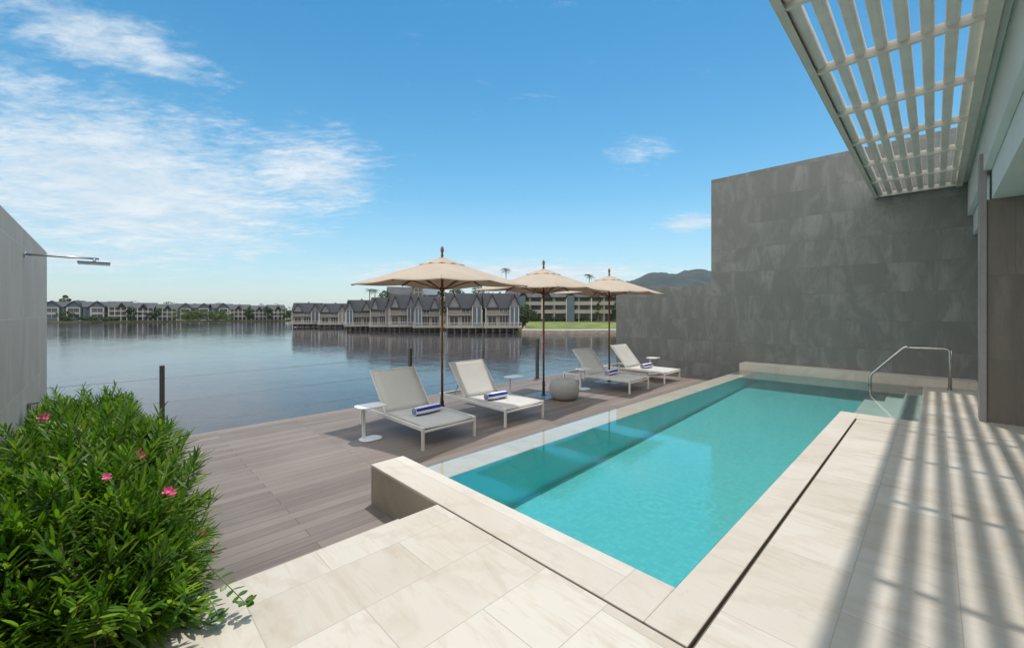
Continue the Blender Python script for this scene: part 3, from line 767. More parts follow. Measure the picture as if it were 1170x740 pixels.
for i in range(60):
    x = random.uniform(-8, -3.3); y = random.uniform(-.35, .22); p, nrm = hedge_surface(x, R_(random.uniform(20, 120)))
    stems.tube([(x, y, DECK - .03), ((x + p.x)/2 + random.uniform(-.1, .1), (y + p.y)/2, (DECK + p.z)/2), p - nrm * .15], [.012, .009, .004], 6, cap=False)
P(stems, 'stems', M['bark'], hd)
from mathutils.bvhtree import BVHTree
bvh = BVHTree.FromPolygons([tuple(v) for v in V], [tuple(int(q) for q in f) for f in F])
def flower(p, nrm, r, mat, npet=5):
    m = MB(); nrm = Vector(nrm).normalized(); e1 = nrm.orthogonal().normalized(); e2 = nrm.cross(e1)
    for ly in range(2):
        for k in range(npet):
            a = 2*math.pi*(k + .5*ly)/npet + random.uniform(-.15, .15); d = e1*math.cos(a) + e2*math.sin(a); s = nrm.cross(d); rr = r * (1 - .3*ly) * random.uniform(.85, 1.1)
            c = Vector(p) + nrm * (.008 * ly); lift = .25 + .3*ly
            pts = [c, c + d*rr*.5 + s*rr*.30 + nrm*rr*lift*.6, c + d*rr*.95 + s*rr*.26 + nrm*rr*lift*.7, c + d*rr*1.02 + nrm*rr*lift*.9, c + d*rr*.95 - s*rr*.26 + nrm*rr*lift*.7, c + d*rr*.5 - s*rr*.30 + nrm*rr*lift*.6]
            m.add(pts, [(0, 1, 2, 3), (0, 3, 4, 5)])
    return P(m, 'flower', mat, hd)
def ray(x, y, t):
    l = (x - 585) / 474; return Vector((t * (FW[0] + l * RT[0]), t * (FW[1] + l * RT[1]), H - (y - 355) / 474 * t))
for (x, y, t, r, mt) in ((50, 477, 3.25, .030, 'petal'), (156, 519, 2.95, .045, 'petal'), (163, 521, 2.93, .04, 'petal'), (192, 561, 2.62, .030, 'petal'), (197, 563, 2.60, .026, 'petal'),
                     (168, 595, 2.35, .022, 'petal_dark'), (233, 609, 2.5, .018, 'petal_dark'), (243, 632, 2.35, .018, 'petal_dark'), (122, 545, 2.62, .024, 'petal')):
    hit = bvh.ray_cast(Vector((0, 0, H)), (ray(x, y, 1) - Vector((0, 0, H))).normalized())
    p = (hit[0] if hit[0] is not None and hit[3] < 12 and mt == 'petal' else ray(x, y, t)); p = p + (Vector((0, 0, H)) - p).normalized() * .03
    r *= (p - Vector((0, 0, H))).length / 3.6
    flower(p, (Vector((0, 0, H)) - p).normalized() + Vector((0, 0, .5)), r, M[mt])
# creeping sprigs over the step
cs = tag(empty('creeping_plant', (-3.2, .5, DECK)), 'round leaved creeper trailing from the hedge over the pale stone step', 'plant')
m = MB(); lp_ = []; ld = []
for path in ([ray(218, 612, 2.35), ray(242, 650, 2.26), ray(262, 670, 2.20), ray(282, 690, 2.16)], [ray(212, 638, 2.25), ray(234, 676, 2.16), ray(243, 690, 2.12), ray(250, 706, 2.09)], [ray(196, 660, 2.2), ray(212, 696, 2.11), ray(226, 694, 2.13)]):
    m.tube(path, [.004, .0035, .0025, .002][:len(path)], 6)
    for a, b in zip(path[:-1], path[1:]):
        for k in range(3):
            q = a.lerp(b, (k + .5) / 3); d = (b - a).normalized(); s = d.cross(Vector((0, 0, 1))).normalized()
            for sg in (-1, 1): lp_.append(q); ld.append(d * .5 + s * sg + Vector((0, 0, random.uniform(-.1, .5))))
    for k in range(5): lp_.append(path[-1]); ld.append(Vector((random.uniform(-1, 1), random.uniform(-1, 1), random.uniform(.1, .7))))
P(m, 'stems', M['stem'], cs)
lp_ = np.array(lp_); ld = np.array(ld); V, F = leaves(lp_, ld, rng.uniform(.04, .062, len(lp_)), rng.uniform(.025, .036, len(lp_)), rng.uniform(-.4, .4, len(lp_)), .1, .1, True)
o = np_mesh('foliage', V, F, M['creeper']); o.parent = cs; o.matrix_parent_inverse = Matrix.Translation(-Vector(cs.location))

exec_far = True
# ================================================================== FAR SHORE
M['land'] = simple('far_ground', (.10, .10, .05), .9, .3, .3)
M['lawn'] = simple('lawn_grass', (.115, .155, .028), .9, .38, .35, bumps=.4, bdist=.05)
M['bank'] = simple('pale_stone_bank', (.30, .27, .23), .9, .2, 1.2)
def dp(y, z=LAKE): return 474 * (H - z) / (y - 355)
far = [at(-900, dp(369.5)), at(-300, dp(369.5)), at(60, dp(368.6)), at(150, dp(368)), at(250, dp(367.2)), at(330, dp(367)), at(372, dp(368.5)), at(392, dp(372)), at(420, dp(374.5)), at(500, dp(376.5)), at(575, dp(379)), at(596, dp(381))]
lawnp = [at(596, dp(381)), at(640, dp(381.5)), at(700, dp(381)), at(780, dp(379)), at(900, dp(378))]
outer = [at(1500, 3000), at(585, 4200), at(-900, 3000)]
ln = MB(); ln.prism(far + [at(596, 104), at(900, 104)] + outer, -3.0, -1.95); struct(ln, 'far_shore_ground', M['land'])
gb = MB(); pp = lawnp + [at(905, 104.2), at(600, 104.2)]; gb.prism(pp, -3.0, -1.80); struct(gb, 'lake_bank', M['bank'])
lw2 = MB(); pp = [at(603, dp(379)), at(640, dp(379.5)), at(700, dp(379)), at(780, dp(377)), at(900, dp(376)), at(905, 119), at(598, 119)]
n = len(pp); zz = [-1.75, -1.72, -1.72, -1.75, -1.75, -1.35, -1.35]
lw2.add([(x, y, z) for (x, y), z in zip(pp, zz)] + [(x, y, -2.2) for x, y in pp], [tuple(range(n))] + [(i, n + i, n + (i+1) % n, (i+1) % n) for i in range(n)])
struct(lw2, 'lawn', M['lawn'])

# hill
def ridge():
    V = []; F = []; nx, ny = 90, 22
    for i in range(nx):
        px = 600 + (1050 - 600) * i / (nx - 1)
        crest = np.interp(px, [600, 660, 700, 735, 758, 770, 790, 812, 870, 1050], [350, 338, 326, 315, 309, 311.5, 307, 307.5, 300, 320])
        for j in range(ny):
            t = j / (ny - 1); D = 1500 + 700 * t; x, y = at(px, D)
            hgt = (355 - crest) / 474 * 2000 * math.sin(math.pi * min(1, t * 1.15) * .5 + 0) ** 1.1
            nz = mnoise.fractal(Vector((x / 130, y / 130, 0)), 1.0, 2.0, 5) * 22 * min(1, t * 2 + .1) + abs(mnoise.noise(Vector((x / 60, y / 60, 1)))) * 14 * t * (1 - t) * 4
            if j == ny - 1: nz *= .25
            V.append((x, y, -3 + hgt + nz))
    for i in range(nx - 1):
        for j in range(ny - 1): a = i*ny + j; F.append((a, a + ny, a + ny + 1, a + 1))
    return V, F
V, F = ridge(); m = MB(); m.add(V, F)
mt, T = new_mat('forest_hill'); g = T.add('ShaderNodeNewGeometry').outputs['Position']
n1_ = T.noise(g, .02, 8, .65); n2_ = T.noise(g, .12, 4, .6)
c = T.mix(T.mr(n1_, .35, .68), (.008, .020, .026), (.022, .042, .040)); bsdf(T, c, .95, T.m('ADD', n1_, T.m('MULTIPLY', n2_, .3)), 1.0, 12)
M['hill'] = mt
struct(m, 'hills', M['hill'], smooth=True)

# ------------------------------------------------------------------ building materials
M['roof'] = simple('dark_slate_roof', (.030, .034, .042), .9, .2, 1.5, bumps=.3, bdist=.05)
M['roof_grey'] = simple('grey_shingle_roof', (.060, .066, .074), .9, .2, 1.0, bumps=.3, bdist=.05)
M['cream'] = simple('cream_house_wall', (.235, .22, .18), .8, .08, .6)
M['gablew'] = simple('grey_gable_boards', (.20, .20, .215), .8, .08, .8)
M['bluew'] = simple('blue_grey_boards', (.085, .12, .155), .7, .08, .8)
M['trimw'] = simple('white_house_trim', (.52, .51, .49), .6, .05, 1)
M['railw'] = simple('off_white_railing', (.29, .28, .255), .7, .08, 1)
M['darkv'] = simple('dark_opening', (.022, .025, .030), .35, .2, 1)
M['pile'] = simple('timber_pile', (.10, .085, .07), .9, .2, 2)
M['glassw'] = simple('window_glass', (.05, .065, .08), .12, .1, 1)

def gable_roof(m, x0, x1, y0, y1, z0, z1, axis, ov=.35, th=.16):
    """two sloping slabs; ridge along axis ('x' or 'y')"""
    if axis == 'x':
        ym = (y0 + y1) / 2; sl = (z1 - z0) / (ym - y0)
        for s, ye in ((-1, y0 - ov), (1, y1 + ov)):
            ze = z0 - ov * sl
            m.add([(x0-ov, ye, ze), (x1+ov, ye, ze), (x1+ov, ym, z1), (x0-ov, ym, z1), (x0-ov, ye, ze+th), (x1+ov, ye, ze+th), (x1+ov, ym, z1+th), (x0-ov, ym, z1+th)],
                  [(0,3,2,1),(4,5,6,7),(0,1,5,4),(1,2,6,5),(3,0,4,7),(2,3,7,6)])
    else:
        xm = (x0 + x1) / 2; sl = (z1 - z0) / (xm - x0)
        for s, xe in ((-1, x0 - ov), (1, x1 + ov)):
            ze = z0 - ov * sl
            m.add([(xe, y0-ov, ze), (xe, y1, ze), (xm, y1, z1), (xm, y0-ov, z1), (xe, y0-ov, ze+th), (xe, y1, ze+th), (xm, y1, z1+th), (xm, y0-ov, z1+th)],
                  [(0,3,2,1),(4,5,6,7),(0,1,5,4),(1,2,6,5),(3,0,4,7),(2,3,7,6)])
def tri_wall(m, x0, x1, y, z0, z1, th=.12):
    xm = (x0 + x1) / 2
    m.add([(x0, y, z0), (x1, y, z0), (xm, y, z1), (x0, y+th, z0), (x1, y+th, z0), (xm, y+th, z1)], [(0,1,2),(3,5,4),(0,3,4,1),(1,4,5,2),(2,5,3,0)])
def railing(m, x0, x1, y, z, hh=.95, step=.24):
    m.box(x0, x1, y - .03, y + .03, z + hh - .07, z + hh); m.box(x0, x1, y - .02, y + .02, z + .08, z + .14)
    k = max(2, int((x1 - x0) / step))
    for i in range(k + 1):
        x = x0 + (x1 - x0) * i / k; m.box(x - .035, x + .035, y - .015, y + .015, z, z + hh - .07)
def window(par, x0, x1, y, z0, z1, mull=2, frame='trimw', pane='glassw'):
    m = MB(); f = .07
    m.box(x0 - f, x1 + f, y - .08, y - .02, z1, z1 + f); m.box(x0 - f, x1 + f, y - .08, y - .02, z0 - f, z0)
    m.box(x0 - f, x0, y - .08, y - .02, z0, z1); m.box(x1, x1 + f, y - .08, y - .02, z0, z1)
    for i in range(1, mull): x = x0 + (x1 - x0) * i / mull; m.box(x - .03, x + .03, y - .075, y - .02, z0, z1)
    o = m.build('window', M[frame], par)
    m = MB(); m.box(x0, x1, y - .04, y - .012, z0, z1); m.build('pane', M[pane], o)
    return o
# ------------------------------------------------------------------ villas on piles (front faces -y, origin at water level)
def make_villa(mir, blue='bluew'):
    r = empty('lake_villa'); s = -1 if mir else 1; W = 7.4; D = 6.0
    def X(a, b): return (a, b) if s > 0 else (-b, -a)
    m = MB(); m.box(-W/2, W/2, 0, D, 1.15, 4.65)
    m.build('wall', M['cream'], r)
    m = MB(); m.box(-W/2 - .35, W/2 + .35, -1.3, D, .95, 1.13); m.build('deck_platform', M['railw'], r)
    for i in range(6):
        for y in (-1.15, 1.2): x = -W/2 + W * i / 5; m = MB(); m.box(x - .11, x + .11, y - .11, y + .11, -1.0, .95); m.build('pile', M['pile'], r)
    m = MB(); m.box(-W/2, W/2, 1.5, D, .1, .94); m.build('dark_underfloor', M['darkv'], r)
    rf = MB(); gable_roof(rf, -W/2, W/2, 0, D, 4.62, 7.15, 'x', .35); ro = rf.build('roof', M['roof'], r)
    m = MB(); m.box(-.25, .25, 3.4, 3.9, 6.6, 7.6); m.build('chimney', M['gablew'], ro)
    for sg in (-1, 1):   # end triangles
        xx = sg * (W/2 - .06); m = MB(); m.add([(xx, .05, 4.6), (xx, D-.05, 4.6), (xx, D/2, 7.05), (xx + .05, .05, 4.6), (xx + .05, D-.05, 4.6), (xx + .05, D/2, 7.05)], [(0,1,2),(3,5,4),(0,3,4,1),(1,4,5,2),(2,5,3,0)]); m.build('end_gable', M['gablew'], r)
    # broad front gable
    a, b = X(-3.5, -.9)
    m = MB(); tri_wall(m, a, b, -.10, 4.60, 6.75); m.build('front_gable', M['gablew'], r)
    m = MB(); gable_roof(m, a, b, -.12, 2.4, 4.6, 6.8, 'y', .2, .26); m.build('gable_roof', M['roof'], r)
    # narrow tall bay
    a, b = X(1.55, 3.45)
    m = MB(); m.box(a, b, -.75, -.002, 1.14, 5.0); tri_wall(m, a, b, -.75, 5.0, 6.75); m.build('bay', M['gablew'], r)
    m = MB(); gable_roof(m, a, b, -.78, 2.6, 4.98, 6.85, 'y', .25, .28); m.build('bay_roof', M['roof'], r)
    o = MB(); o.box(a + .2, b - .2, -.80, -.752, 1.35, 4.7); bo = o.build('bay_panel', M[blue], r)
    m = MB(); xm = (a + b) / 2; m.box(xm - .10, xm + .10, -.86, -.802, 1.5, 4.6); m.build('panel_strip', M['trimw'], bo)
    m = MB()
    for xx in (a, b): m.box(xx - .09, xx + .09, -.83, -.65, 1.14, 5.0)
    m.build('bay_posts', M['trimw'], r)
    # middle loggia: windows, balcony
    a, b = X(-.75, 1.35)
    window(r, a + .1, b - .1, 0, 1.4, 3.1, 3, pane='darkv')
    a, b = X(-3.3, -1.2); window(r, a + .2, b - .2, 0, 1.4, 3.0, 2, pane='darkv')
    a, b = X(-.9, 1.35); window(r, a + .3, b - .3, 0, 3.6, 4.4, 2, pane='glassw')
    a, b = X(-3.6, 1.4)
    m = MB(); m.box(a, b, -.62, -.002, 3.2, 3.32); railing(m, a, b, -.6, 3.32, .55, .4); m.build('balcony', M['railw'], r)
    m = MB(); railing(m, -W/2 - .3, W/2 + .3, -1.25, 1.13, .8, .3); m.build('deck_railing', M['trimw'], r)
    a, b = X(-3.75, -3.6); m = MB(); m.box(a, b, -.7, -.55, 1.13, 4.6); m.build('corner_post', M['trimw'], r)
    return r
va = make_villa(False); vb = make_villa(True); vc = make_villa(False, 'gablew')
VG = 'grey roofed villas standing over the lake'
# px centre, waterline y, px width, yaw offset, proto, label
VL = [(574, 380.8, 42, 8, 0, 'lake villa nearest the lawn, last of the row beside the dark green tree'),
      (531, 380.8, 43, 4, 0, 'lake villa second from the lawn, with a blue grey bay'),
      (488, 380.0, 31, 0, 1, 'lake villa just left of the nearest umbrella pole'),
      (460, 379.2, 30, -4, 0, 'lake villa in the middle of the row below the cream tower'),
      (436, 378.6, 26, -6, 2, 'narrow lake villa just right of the palms'),
      (410, 377.6, 30, -10, 1, 'lake villa with a pale gable, first of the tight row'),
      (381, 374.6, 31, -8, 2, 'small detached lake villa on low piles, right of the leftmost pile villa'),
      (350, 374.0, 31, -10, 0, 'detached pile villa farthest left, facing open water')]
cnt = {}; VHP = (46, 46, 42, 43, 39, 35, 28, 28); vi = 0
for (px, wy, pw_, yo, k, lab) in VL:
    pr_ = (va, vb, vc)[k]; o = pr_ if k not in cnt else copy_tree(pr_); cnt[k] = 1
    d = dp(wy) + 1.2; x, y = at(px, d); wm = pw_ / 474 * d / 8.0
    o.location = (x, y, LAKE); o.rotation_euler.z = math.atan2(y, x) - R_(90) + R_(yo); o.scale = (wm, max(wm, .9), VHP[vi] / 474 * d / 7.3); vi += 1
    tag(o, lab, 'villa', VG)

# ------------------------------------------------------------------ hotel block behind the lawn
hb = empty('hotel_block'); tag(hb, 'long three storey hotel block with balconies behind the lawn', 'building')
bx = -30; W0, W1 = -3.0, 46.0
m = MB(); m.box(W0, W1, 0, 9, 0, 7.0); m.build('wall', M['cream'], hb)
rf = MB(); gable_roof(rf, W0, W1, -1.2, 9, 6.9, 9.6, 'x', .5, .2); ro = rf.build('roof', M['roof_grey'], hb)
for i in range(7):
    x = 1.0 + i * 6.6
    m = MB(); gable_roof(m, x, x + 2.4, -1.6, 3, 6.9, 8.6, 'y', .3, .16); tri_wall(m, x, x + 2.4, -1.55, 6.9, 8.5); m.build('dormer', M['roof'], ro)
for z in (2.45, 4.75):
    m = MB(); m.box(W0, W1, -1.4, -.002, z - .18, z); m.box(W0, W1, -1.4, -1.3, z, z + .85); m.build('balcony_band', M['railw'], hb)
for fl, z in enumerate((.15, 2.5, 4.8)):
    for i in range(14):
        x = W0 + .7 + i * 3.4
        m = MB(); m.box(x, x + 2.3, -.03, -.004, z + .05, z + 1.95); m.build('window', M['darkv'], hb)
for i in range(15):
    x = W0 + .3 + i * 3.4; m = MB(); m.box(x - .14, x + .14, -1.42, -1.18, 0, 6.9); m.build('column', M['trimw' if i % 2 else 'railw'], hb)
for i in (1, 5, 9):
    x = W0 + i * 3.4 + .5; m = MB(); m.box(x, x + 2.0, -1.75, -1.43, 0, 7.2); m.build('stair_bay', M['bluew'], hb)
x, y = at(590, 119); hb.location = (x, y, -1.4); hb.rotation_euler.z = math.atan2(at(640, 118)[1], at(640, 118)[0]) - R_(90) + R_(-3)

# ------------------------------------------------------------------ clubhouse with tower behind the villas
cl = empty('clubhouse'); tag(cl, 'large grey roofed clubhouse with a cream lookout tower behind the villas', 'building')
x, y = at(452, 128); cl.location = (x, y, -1.9); cl.rotation_euler.z = math.atan2(y, x) - R_(90) + R_(5)
m = MB(); m.box(-1.6, 13, 0, 10, 0, 8.2); m.build('wall', M['cream'], cl)
m = MB(); gable_roof(m, -1.6, 5.0, 0, 10, 8.1, 11.0, 'x', .6, .2); m.build('roof', M['roof_grey'], cl)
m = MB(); gable_roof(m, 8.0, 14.5, 0, 10, 8.6, 11.2, 'x', .4, .2); m.build('roof', M['bluew'], cl)
tw_ = MB(); tw_.box(5.3, 8.2, -1.5, 1.6, 0, 11.0); tw_.mi = 0; tow = tw_.build('tower', M['cream'], cl)
m = MB(); gable_roof(m, 5.3, 8.2, -1.5, 1.6, 11.2, 13.0, 'y', .5, .2); tri_wall(m, 5.3, 8.2, -1.48, 11.2, 12.9); m.build('tower_roof', M['bluew'], tow)
for z in (8.2, 9.6):
    for xx in (5.7, 6.9): m = MB(); m.box(xx, xx + .8, -1.56, -1.504, z, z + .9); m.build('window', M['glassw'], tow)
for i in range(3):
    m = MB(); m.box(-1.2 + i * 2.1, .2 + i * 2.1, -.06, -.004, 5.2, 7.0); m.build('window', M['darkv'], cl)

# ------------------------------------------------------------------ far left shore houses
def make_gable_house():
    r = empty('lakeside_house')
    m = MB(); m.box(-3.9, 3.9, 0, 8, 0, 5.0); m.build('wall', M['bluew'], r)
    m = MB(); gable_roof(m, -3.9, 3.9, 0, 8, 4.9, 6.7, 'x', .3); m.build('roof', M['roof_grey'], r)
    m = MB(); m.box(-2.6, 1.6, -1.2, -.002, 0, 5.0); tri_wall(m, -2.6, 1.6, -1.2, 5.0, 6.7); m.build('gable_front', M['bluew'], r)
    m = MB(); gable_roof(m, -2.6, 1.6, -1.25, 3.0, 4.95, 6.95, 'y', .4); m.build('gable_roof', M['roof'], r)
    for z in (1.0, 3.1): window(r, -1.9, .9, -1.2, z, z + 1.35, 2)
    m = MB()
    for x in (-2.1, 1.1): m.box(x - .14, x + .14, -1.5, -1.3, 0, 4.8)
    m.box(-2.1, 1.1, -1.5, -1.3, 2.45, 2.85); m.box(-2.1, 1.1, -1.5, -1.3, 4.55, 4.8); m.build('white_frame', M['trimw'], r)
    m = MB(); railing(m, 1.7, 3.9, -.6, 2.5, .8, .5); m.box(1.7, 3.9, -.65, -.002, 2.3, 2.5); m.build('balcony', M['trimw'], r)
    window(r, 2.1, 3.5, 0, 2.8, 4.4, 2, pane='darkv'); window(r, 2.1, 3.5, 0, .4, 2.0, 2, pane='darkv')
    return r
def make_block_house():
    r = empty('lakeside_house')
    m = MB(); m.box(-3.2, 3.2, 0, 8, 0, 5.1); m.build('wall', M['bluew'], r)
    m = MB(); gable_roof(m, -3.2, 3.2, -.8, 8, 4.9, 7.0, 'x', .4); rf = m.build('roof', M['roof_grey'], r)
    m = MB(); tri_wall(m, -.9, 1.3, -1.0, 4.9, 6.3); gable_roof(m, -.9, 1.3, -1.1, 2.5, 4.9, 6.5, 'y', .25); m.build('dormer', M['roof'], rf)
    for z in (1.75, 3.5):
        m = MB(); m.box(-3.3, 3.3, -1.2, -.002, z - .15, z); railing(m, -3.3, 3.3, -1.15, z, .6, .5); m.build('balcony', M['trimw'], r)
    m = MB()
    for i in range(5): x = -3.2 + 1.6 * i; m.box(x - .1, x + .1, -1.2, -1.02, 0, 4.9)
    m.build('columns', M['trimw'], r)
    for z in (.1, 1.85, 3.6):
        for x in (-2.8, .5): m = MB(); m.box(x, x + 2.2, -.05, -.004, z + .1, z + 1.3); m.build('window', M['darkv'], r)
    return r
ga = make_gable_house(); bk = make_block_house()
FH = [(ga, 62, 368.4, 1.0, 'gabled house with white framed front at the far left, next to the ribbed wall'),
      (ga, 88, 368.2, 1.0, 'second gabled house from the ribbed wall on the far shore'),
      (ga, 113, 368.1, 1.0, 'third gabled house from the ribbed wall, before the balconied houses'),
      (bk, 138, 368.0, 1.0, 'balconied grey house next to the gabled houses on the far shore'),
      (bk, 164, 367.9, .98, 'balconied grey house standing alone between dark trees on the far shore'),
      (bk, 191, 367.8, .98, 'balconied grey house with white ground floor columns left of the pale green trees'),
      (ga, 214, 366.3, .95, 'grey roofed house leftmost behind the pale green shore trees'),
      (ga, 235, 366.2, .95, 'grey roofed house in the middle behind the pale green shore trees'),
      (ga, 256, 366.2, .95, 'grey roofed house rightmost behind the pale green shore trees'),
      (bk, 273, 367.3, .9, 'balconied house right of the pale green trees on the far shore'),
      (bk, 296, 367.2, .9, 'middle one of three balconied houses at the right of the far shore'),
      (bk, 317, 367.2, .9, 'balconied house just left of the first pile villa')]
seen = set()
for (pr_, px, wy, s, lab) in FH:
    o = pr_ if pr_.name not in seen else copy_tree(pr_); seen.add(pr_.name)
    d = dp(wy) + 3; x, y = at(px, d); o.location = (x, y, -1.95); o.rotation_euler.z = math.atan2(y, x) - R_(90) + R_(random.uniform(-20, 20)); s *= random.uniform(.86, .98) if pr_ is bk else 1.0; o.scale = (s, s, s)
    tag(o, lab, 'house', 'houses along the far shore')

# ------------------------------------------------------------------ trees
def clump_tree(name, px, depth, zg, zt, wd, kind, lab, cat, grp=None, n=700, leaf=.35, trunk=True, squash=.75, seed=0, crown_lo=.3):
    rs = np.random.default_rng(seed + int(px * 10)); x, y = at(px, depth); hh = zt - zg
    r = empty(name, (x, y, zg)); tag(r, lab, cat, grp)
    nb = 7; cs_ = np.stack([rs.uniform(-.33, .33, nb) * wd, rs.uniform(-.33, .33, nb) * wd, rs.uniform(crown_lo + .12, .86, nb) * hh], 1); cr_ = rs.uniform(.20, .34, nb)
    cs_[0] = (0, 0, hh * (.5 + crown_lo * .4)); cr_[0] = .4
    which = rs.integers(0, nb, n); dirs = rs.normal(size=(n, 3)); dirs /= np.linalg.norm(dirs, axis=1, keepdims=True); rad = rs.uniform(.45, 1.0, n) ** .5
    Pn = cs_[which] + dirs * (rad * cr_[which])[:, None] * np.array([wd, wd, min(wd, hh) * squash * 1.1]); Pn[:, 2] = np.clip(Pn[:, 2], hh * crown_lo * .6, hh)
    u = rs.normal(size=(n, 3)); u /= np.linalg.norm(u, axis=1, keepdims=True); v = np.cross(u, rs.normal(size=(n, 3))); v /= np.linalg.norm(v, axis=1, keepdims=True)
    s1 = (rs.uniform(.5, 1.2, n) * leaf)[:, None]; V = np.stack([Pn - u*s1, Pn + v*s1*.5, Pn + u*s1, Pn - v*s1*.5], 1).reshape(-1, 3); F = np.arange(4*n).reshape(n, 4)
    np_mesh('crown', V, F, M[kind], r)
    if trunk:
        m = MB(); th = hh * (.45 + crown_lo * .3); k = max(.07, hh * .022); m.tube([(0, 0, 0), (.03*hh, 0, th*.5), (0, .02*hh, th)], [k, k*.75, k*.5], 7)
        for b in range(3): e = cs_[b + 1] * np.array([.8, .8, .95]); m.tube([(0, .01*hh, th * (.55 + .12*b)), tuple(e)], [k*.45, k*.15], 5)
        m.build('trunk', M['bark'], r)
    return r
def palm(px, depth, zg, zt, lab, crown=2.0, grp=None, seed=0):
    rs = random.Random(seed + px); x, y = at(px, depth); r = empty('palm_tree', (x, y, zg)); tag(r, lab, 'palm', grp); hh = zt - zg - crown * .35
    m = MB(); m.tube([(0, 0, 0), (.1, 0, hh * .5), (.0, .1, hh)], [.17, .13, .10], 8); m.build('trunk', M['bark'], r)
    V = []; F = []
    for k in range(22):
        a = 2*math.pi*k/22 + rs.uniform(-.15, .15); e0 = rs.uniform(-.2, 1.1); L = crown * rs.uniform(.75, 1.05)
        for i in range(10):
            t0 = i / 10; t1 = (i + 1) / 10
            def pt(t): return Vector((math.cos(a) * L * t * math.cos(e0 * (1 - t * .5)), math.sin(a) * L * t * math.cos(e0 * (1 - t * .5)), hh + L * (math.sin(e0) * t - .75 * t * t)))
            p0, p1 = pt(t0), pt(t1); sd_ = Vector((-math.sin(a), math.cos(a), 0)); wl = .42 * crown * .5 * math.sin(math.pi * min(.98, t1 * .9 + .08))
            for sg in (-1, 1):
                for q in (0, .5):
                    b0 = p0.lerp(p1, q); b1 = p0.lerp(p1, q + .32); o_ = len(V); tip = b1 + sd_ * sg * wl + Vector((0, 0, -wl * .5)) + (p1 - p0) * 1.2
                    V += [b0, b1, tip]; F.append((o_, o_+1, o_+2))
    np_mesh('crown', np.array([tuple(v) for v in V]), np.array(F), M['palmleaf'], r)
    return r
def zat(y, depth): return H + (355 - y) / 474 * depth
TG = 'trees on the far lake shore'
T_ = clump_tree
T_('broadleaf_tree', 600, 84, -1.9, zat(349, 84), 4.2, 'farleaf', 'dense dark green tree between the last lake villa and the lawn', 'tree', n=1800, leaf=.22, crown_lo=.05)
T_('broadleaf_tree', 591, 88, -1.9, zat(340, 88), 2.6, 'farleaf', 'slim dark tree rising behind the last lake villa roof', 'tree', n=900, leaf=.22)
T_('column_tree', 683, 112, -1.5, zat(338, 112), 1.5, 'farleaf_light', 'slim green column tree in front of the hotel balconies, left of the far umbrella pole', 'tree', n=700, leaf=.22, crown_lo=.05)
T_('column_tree', 702, 112, -1.5, zat(343, 112), 2.0, 'farleaf', 'small tree against the hotel beside the dark wall', 'tree', n=600, leaf=.22, crown_lo=.1)
T_('column_tree', 603, 113, -1.5, zat(336, 113), 1.6, 'farleaf_light', 'slim tree at the left end of the hotel block', 'tree', n=700, leaf=.22, crown_lo=.05)
for i, px in enumerate((612, 624, 634, 647, 661, 673, 690)):
    T_('hotel_shrub', px, 116, -1.42, -1.42 + (1.5, 1.1, 1.3)[i % 3], 3.2, 'farleaf', 'low dark shrub in the planting along the foot of the hotel', 'shrub', 'low shrubs along the foot of the hotel', n=350, leaf=.2, trunk=False, crown_lo=0.0)
palm(578, 150, -1.9, zat(305, 150), 'tall palm crown showing between the two near umbrellas', 2.6)
palm(673, 150, -1.9, zat(312, 150), 'tall palm crown showing just left of the farthest umbrella top', 2.6)
palm(422, 104, -1.9, zat(329, 104), 'left one of the two palms above the villa roofs', 1.5)
palm(428, 106, -1.9, zat(329, 106), 'right one of the two palms above the villa roofs', 1.5)
T_('broadleaf_tree', 440, 110, -1.9, zat(327, 110), 6.5, 'farleaf', 'dark tree right of the two palms beside the clubhouse roof', 'tree', n=900, leaf=.3)
T_('broadleaf_tree', 519, 140, -1.9, zat(324, 140), 8, 'farleaf', 'dark treetop just right of the nearest umbrella pole above the roofs', 'tree', n=900, leaf=.4)
T_('broadleaf_tree', 548, 142, -1.9, zat(322, 142), 9, 'farleaf', 'dark treetop above the lake villa second from the lawn', 'tree', n=900, leaf=.4)
T_('broadleaf_tree', 500, 112, -1.9, zat(334, 112), 4, 'farleaf', 'rounded tree behind the villas just left of the nearest umbrella pole', 'tree', n=600, leaf=.3)
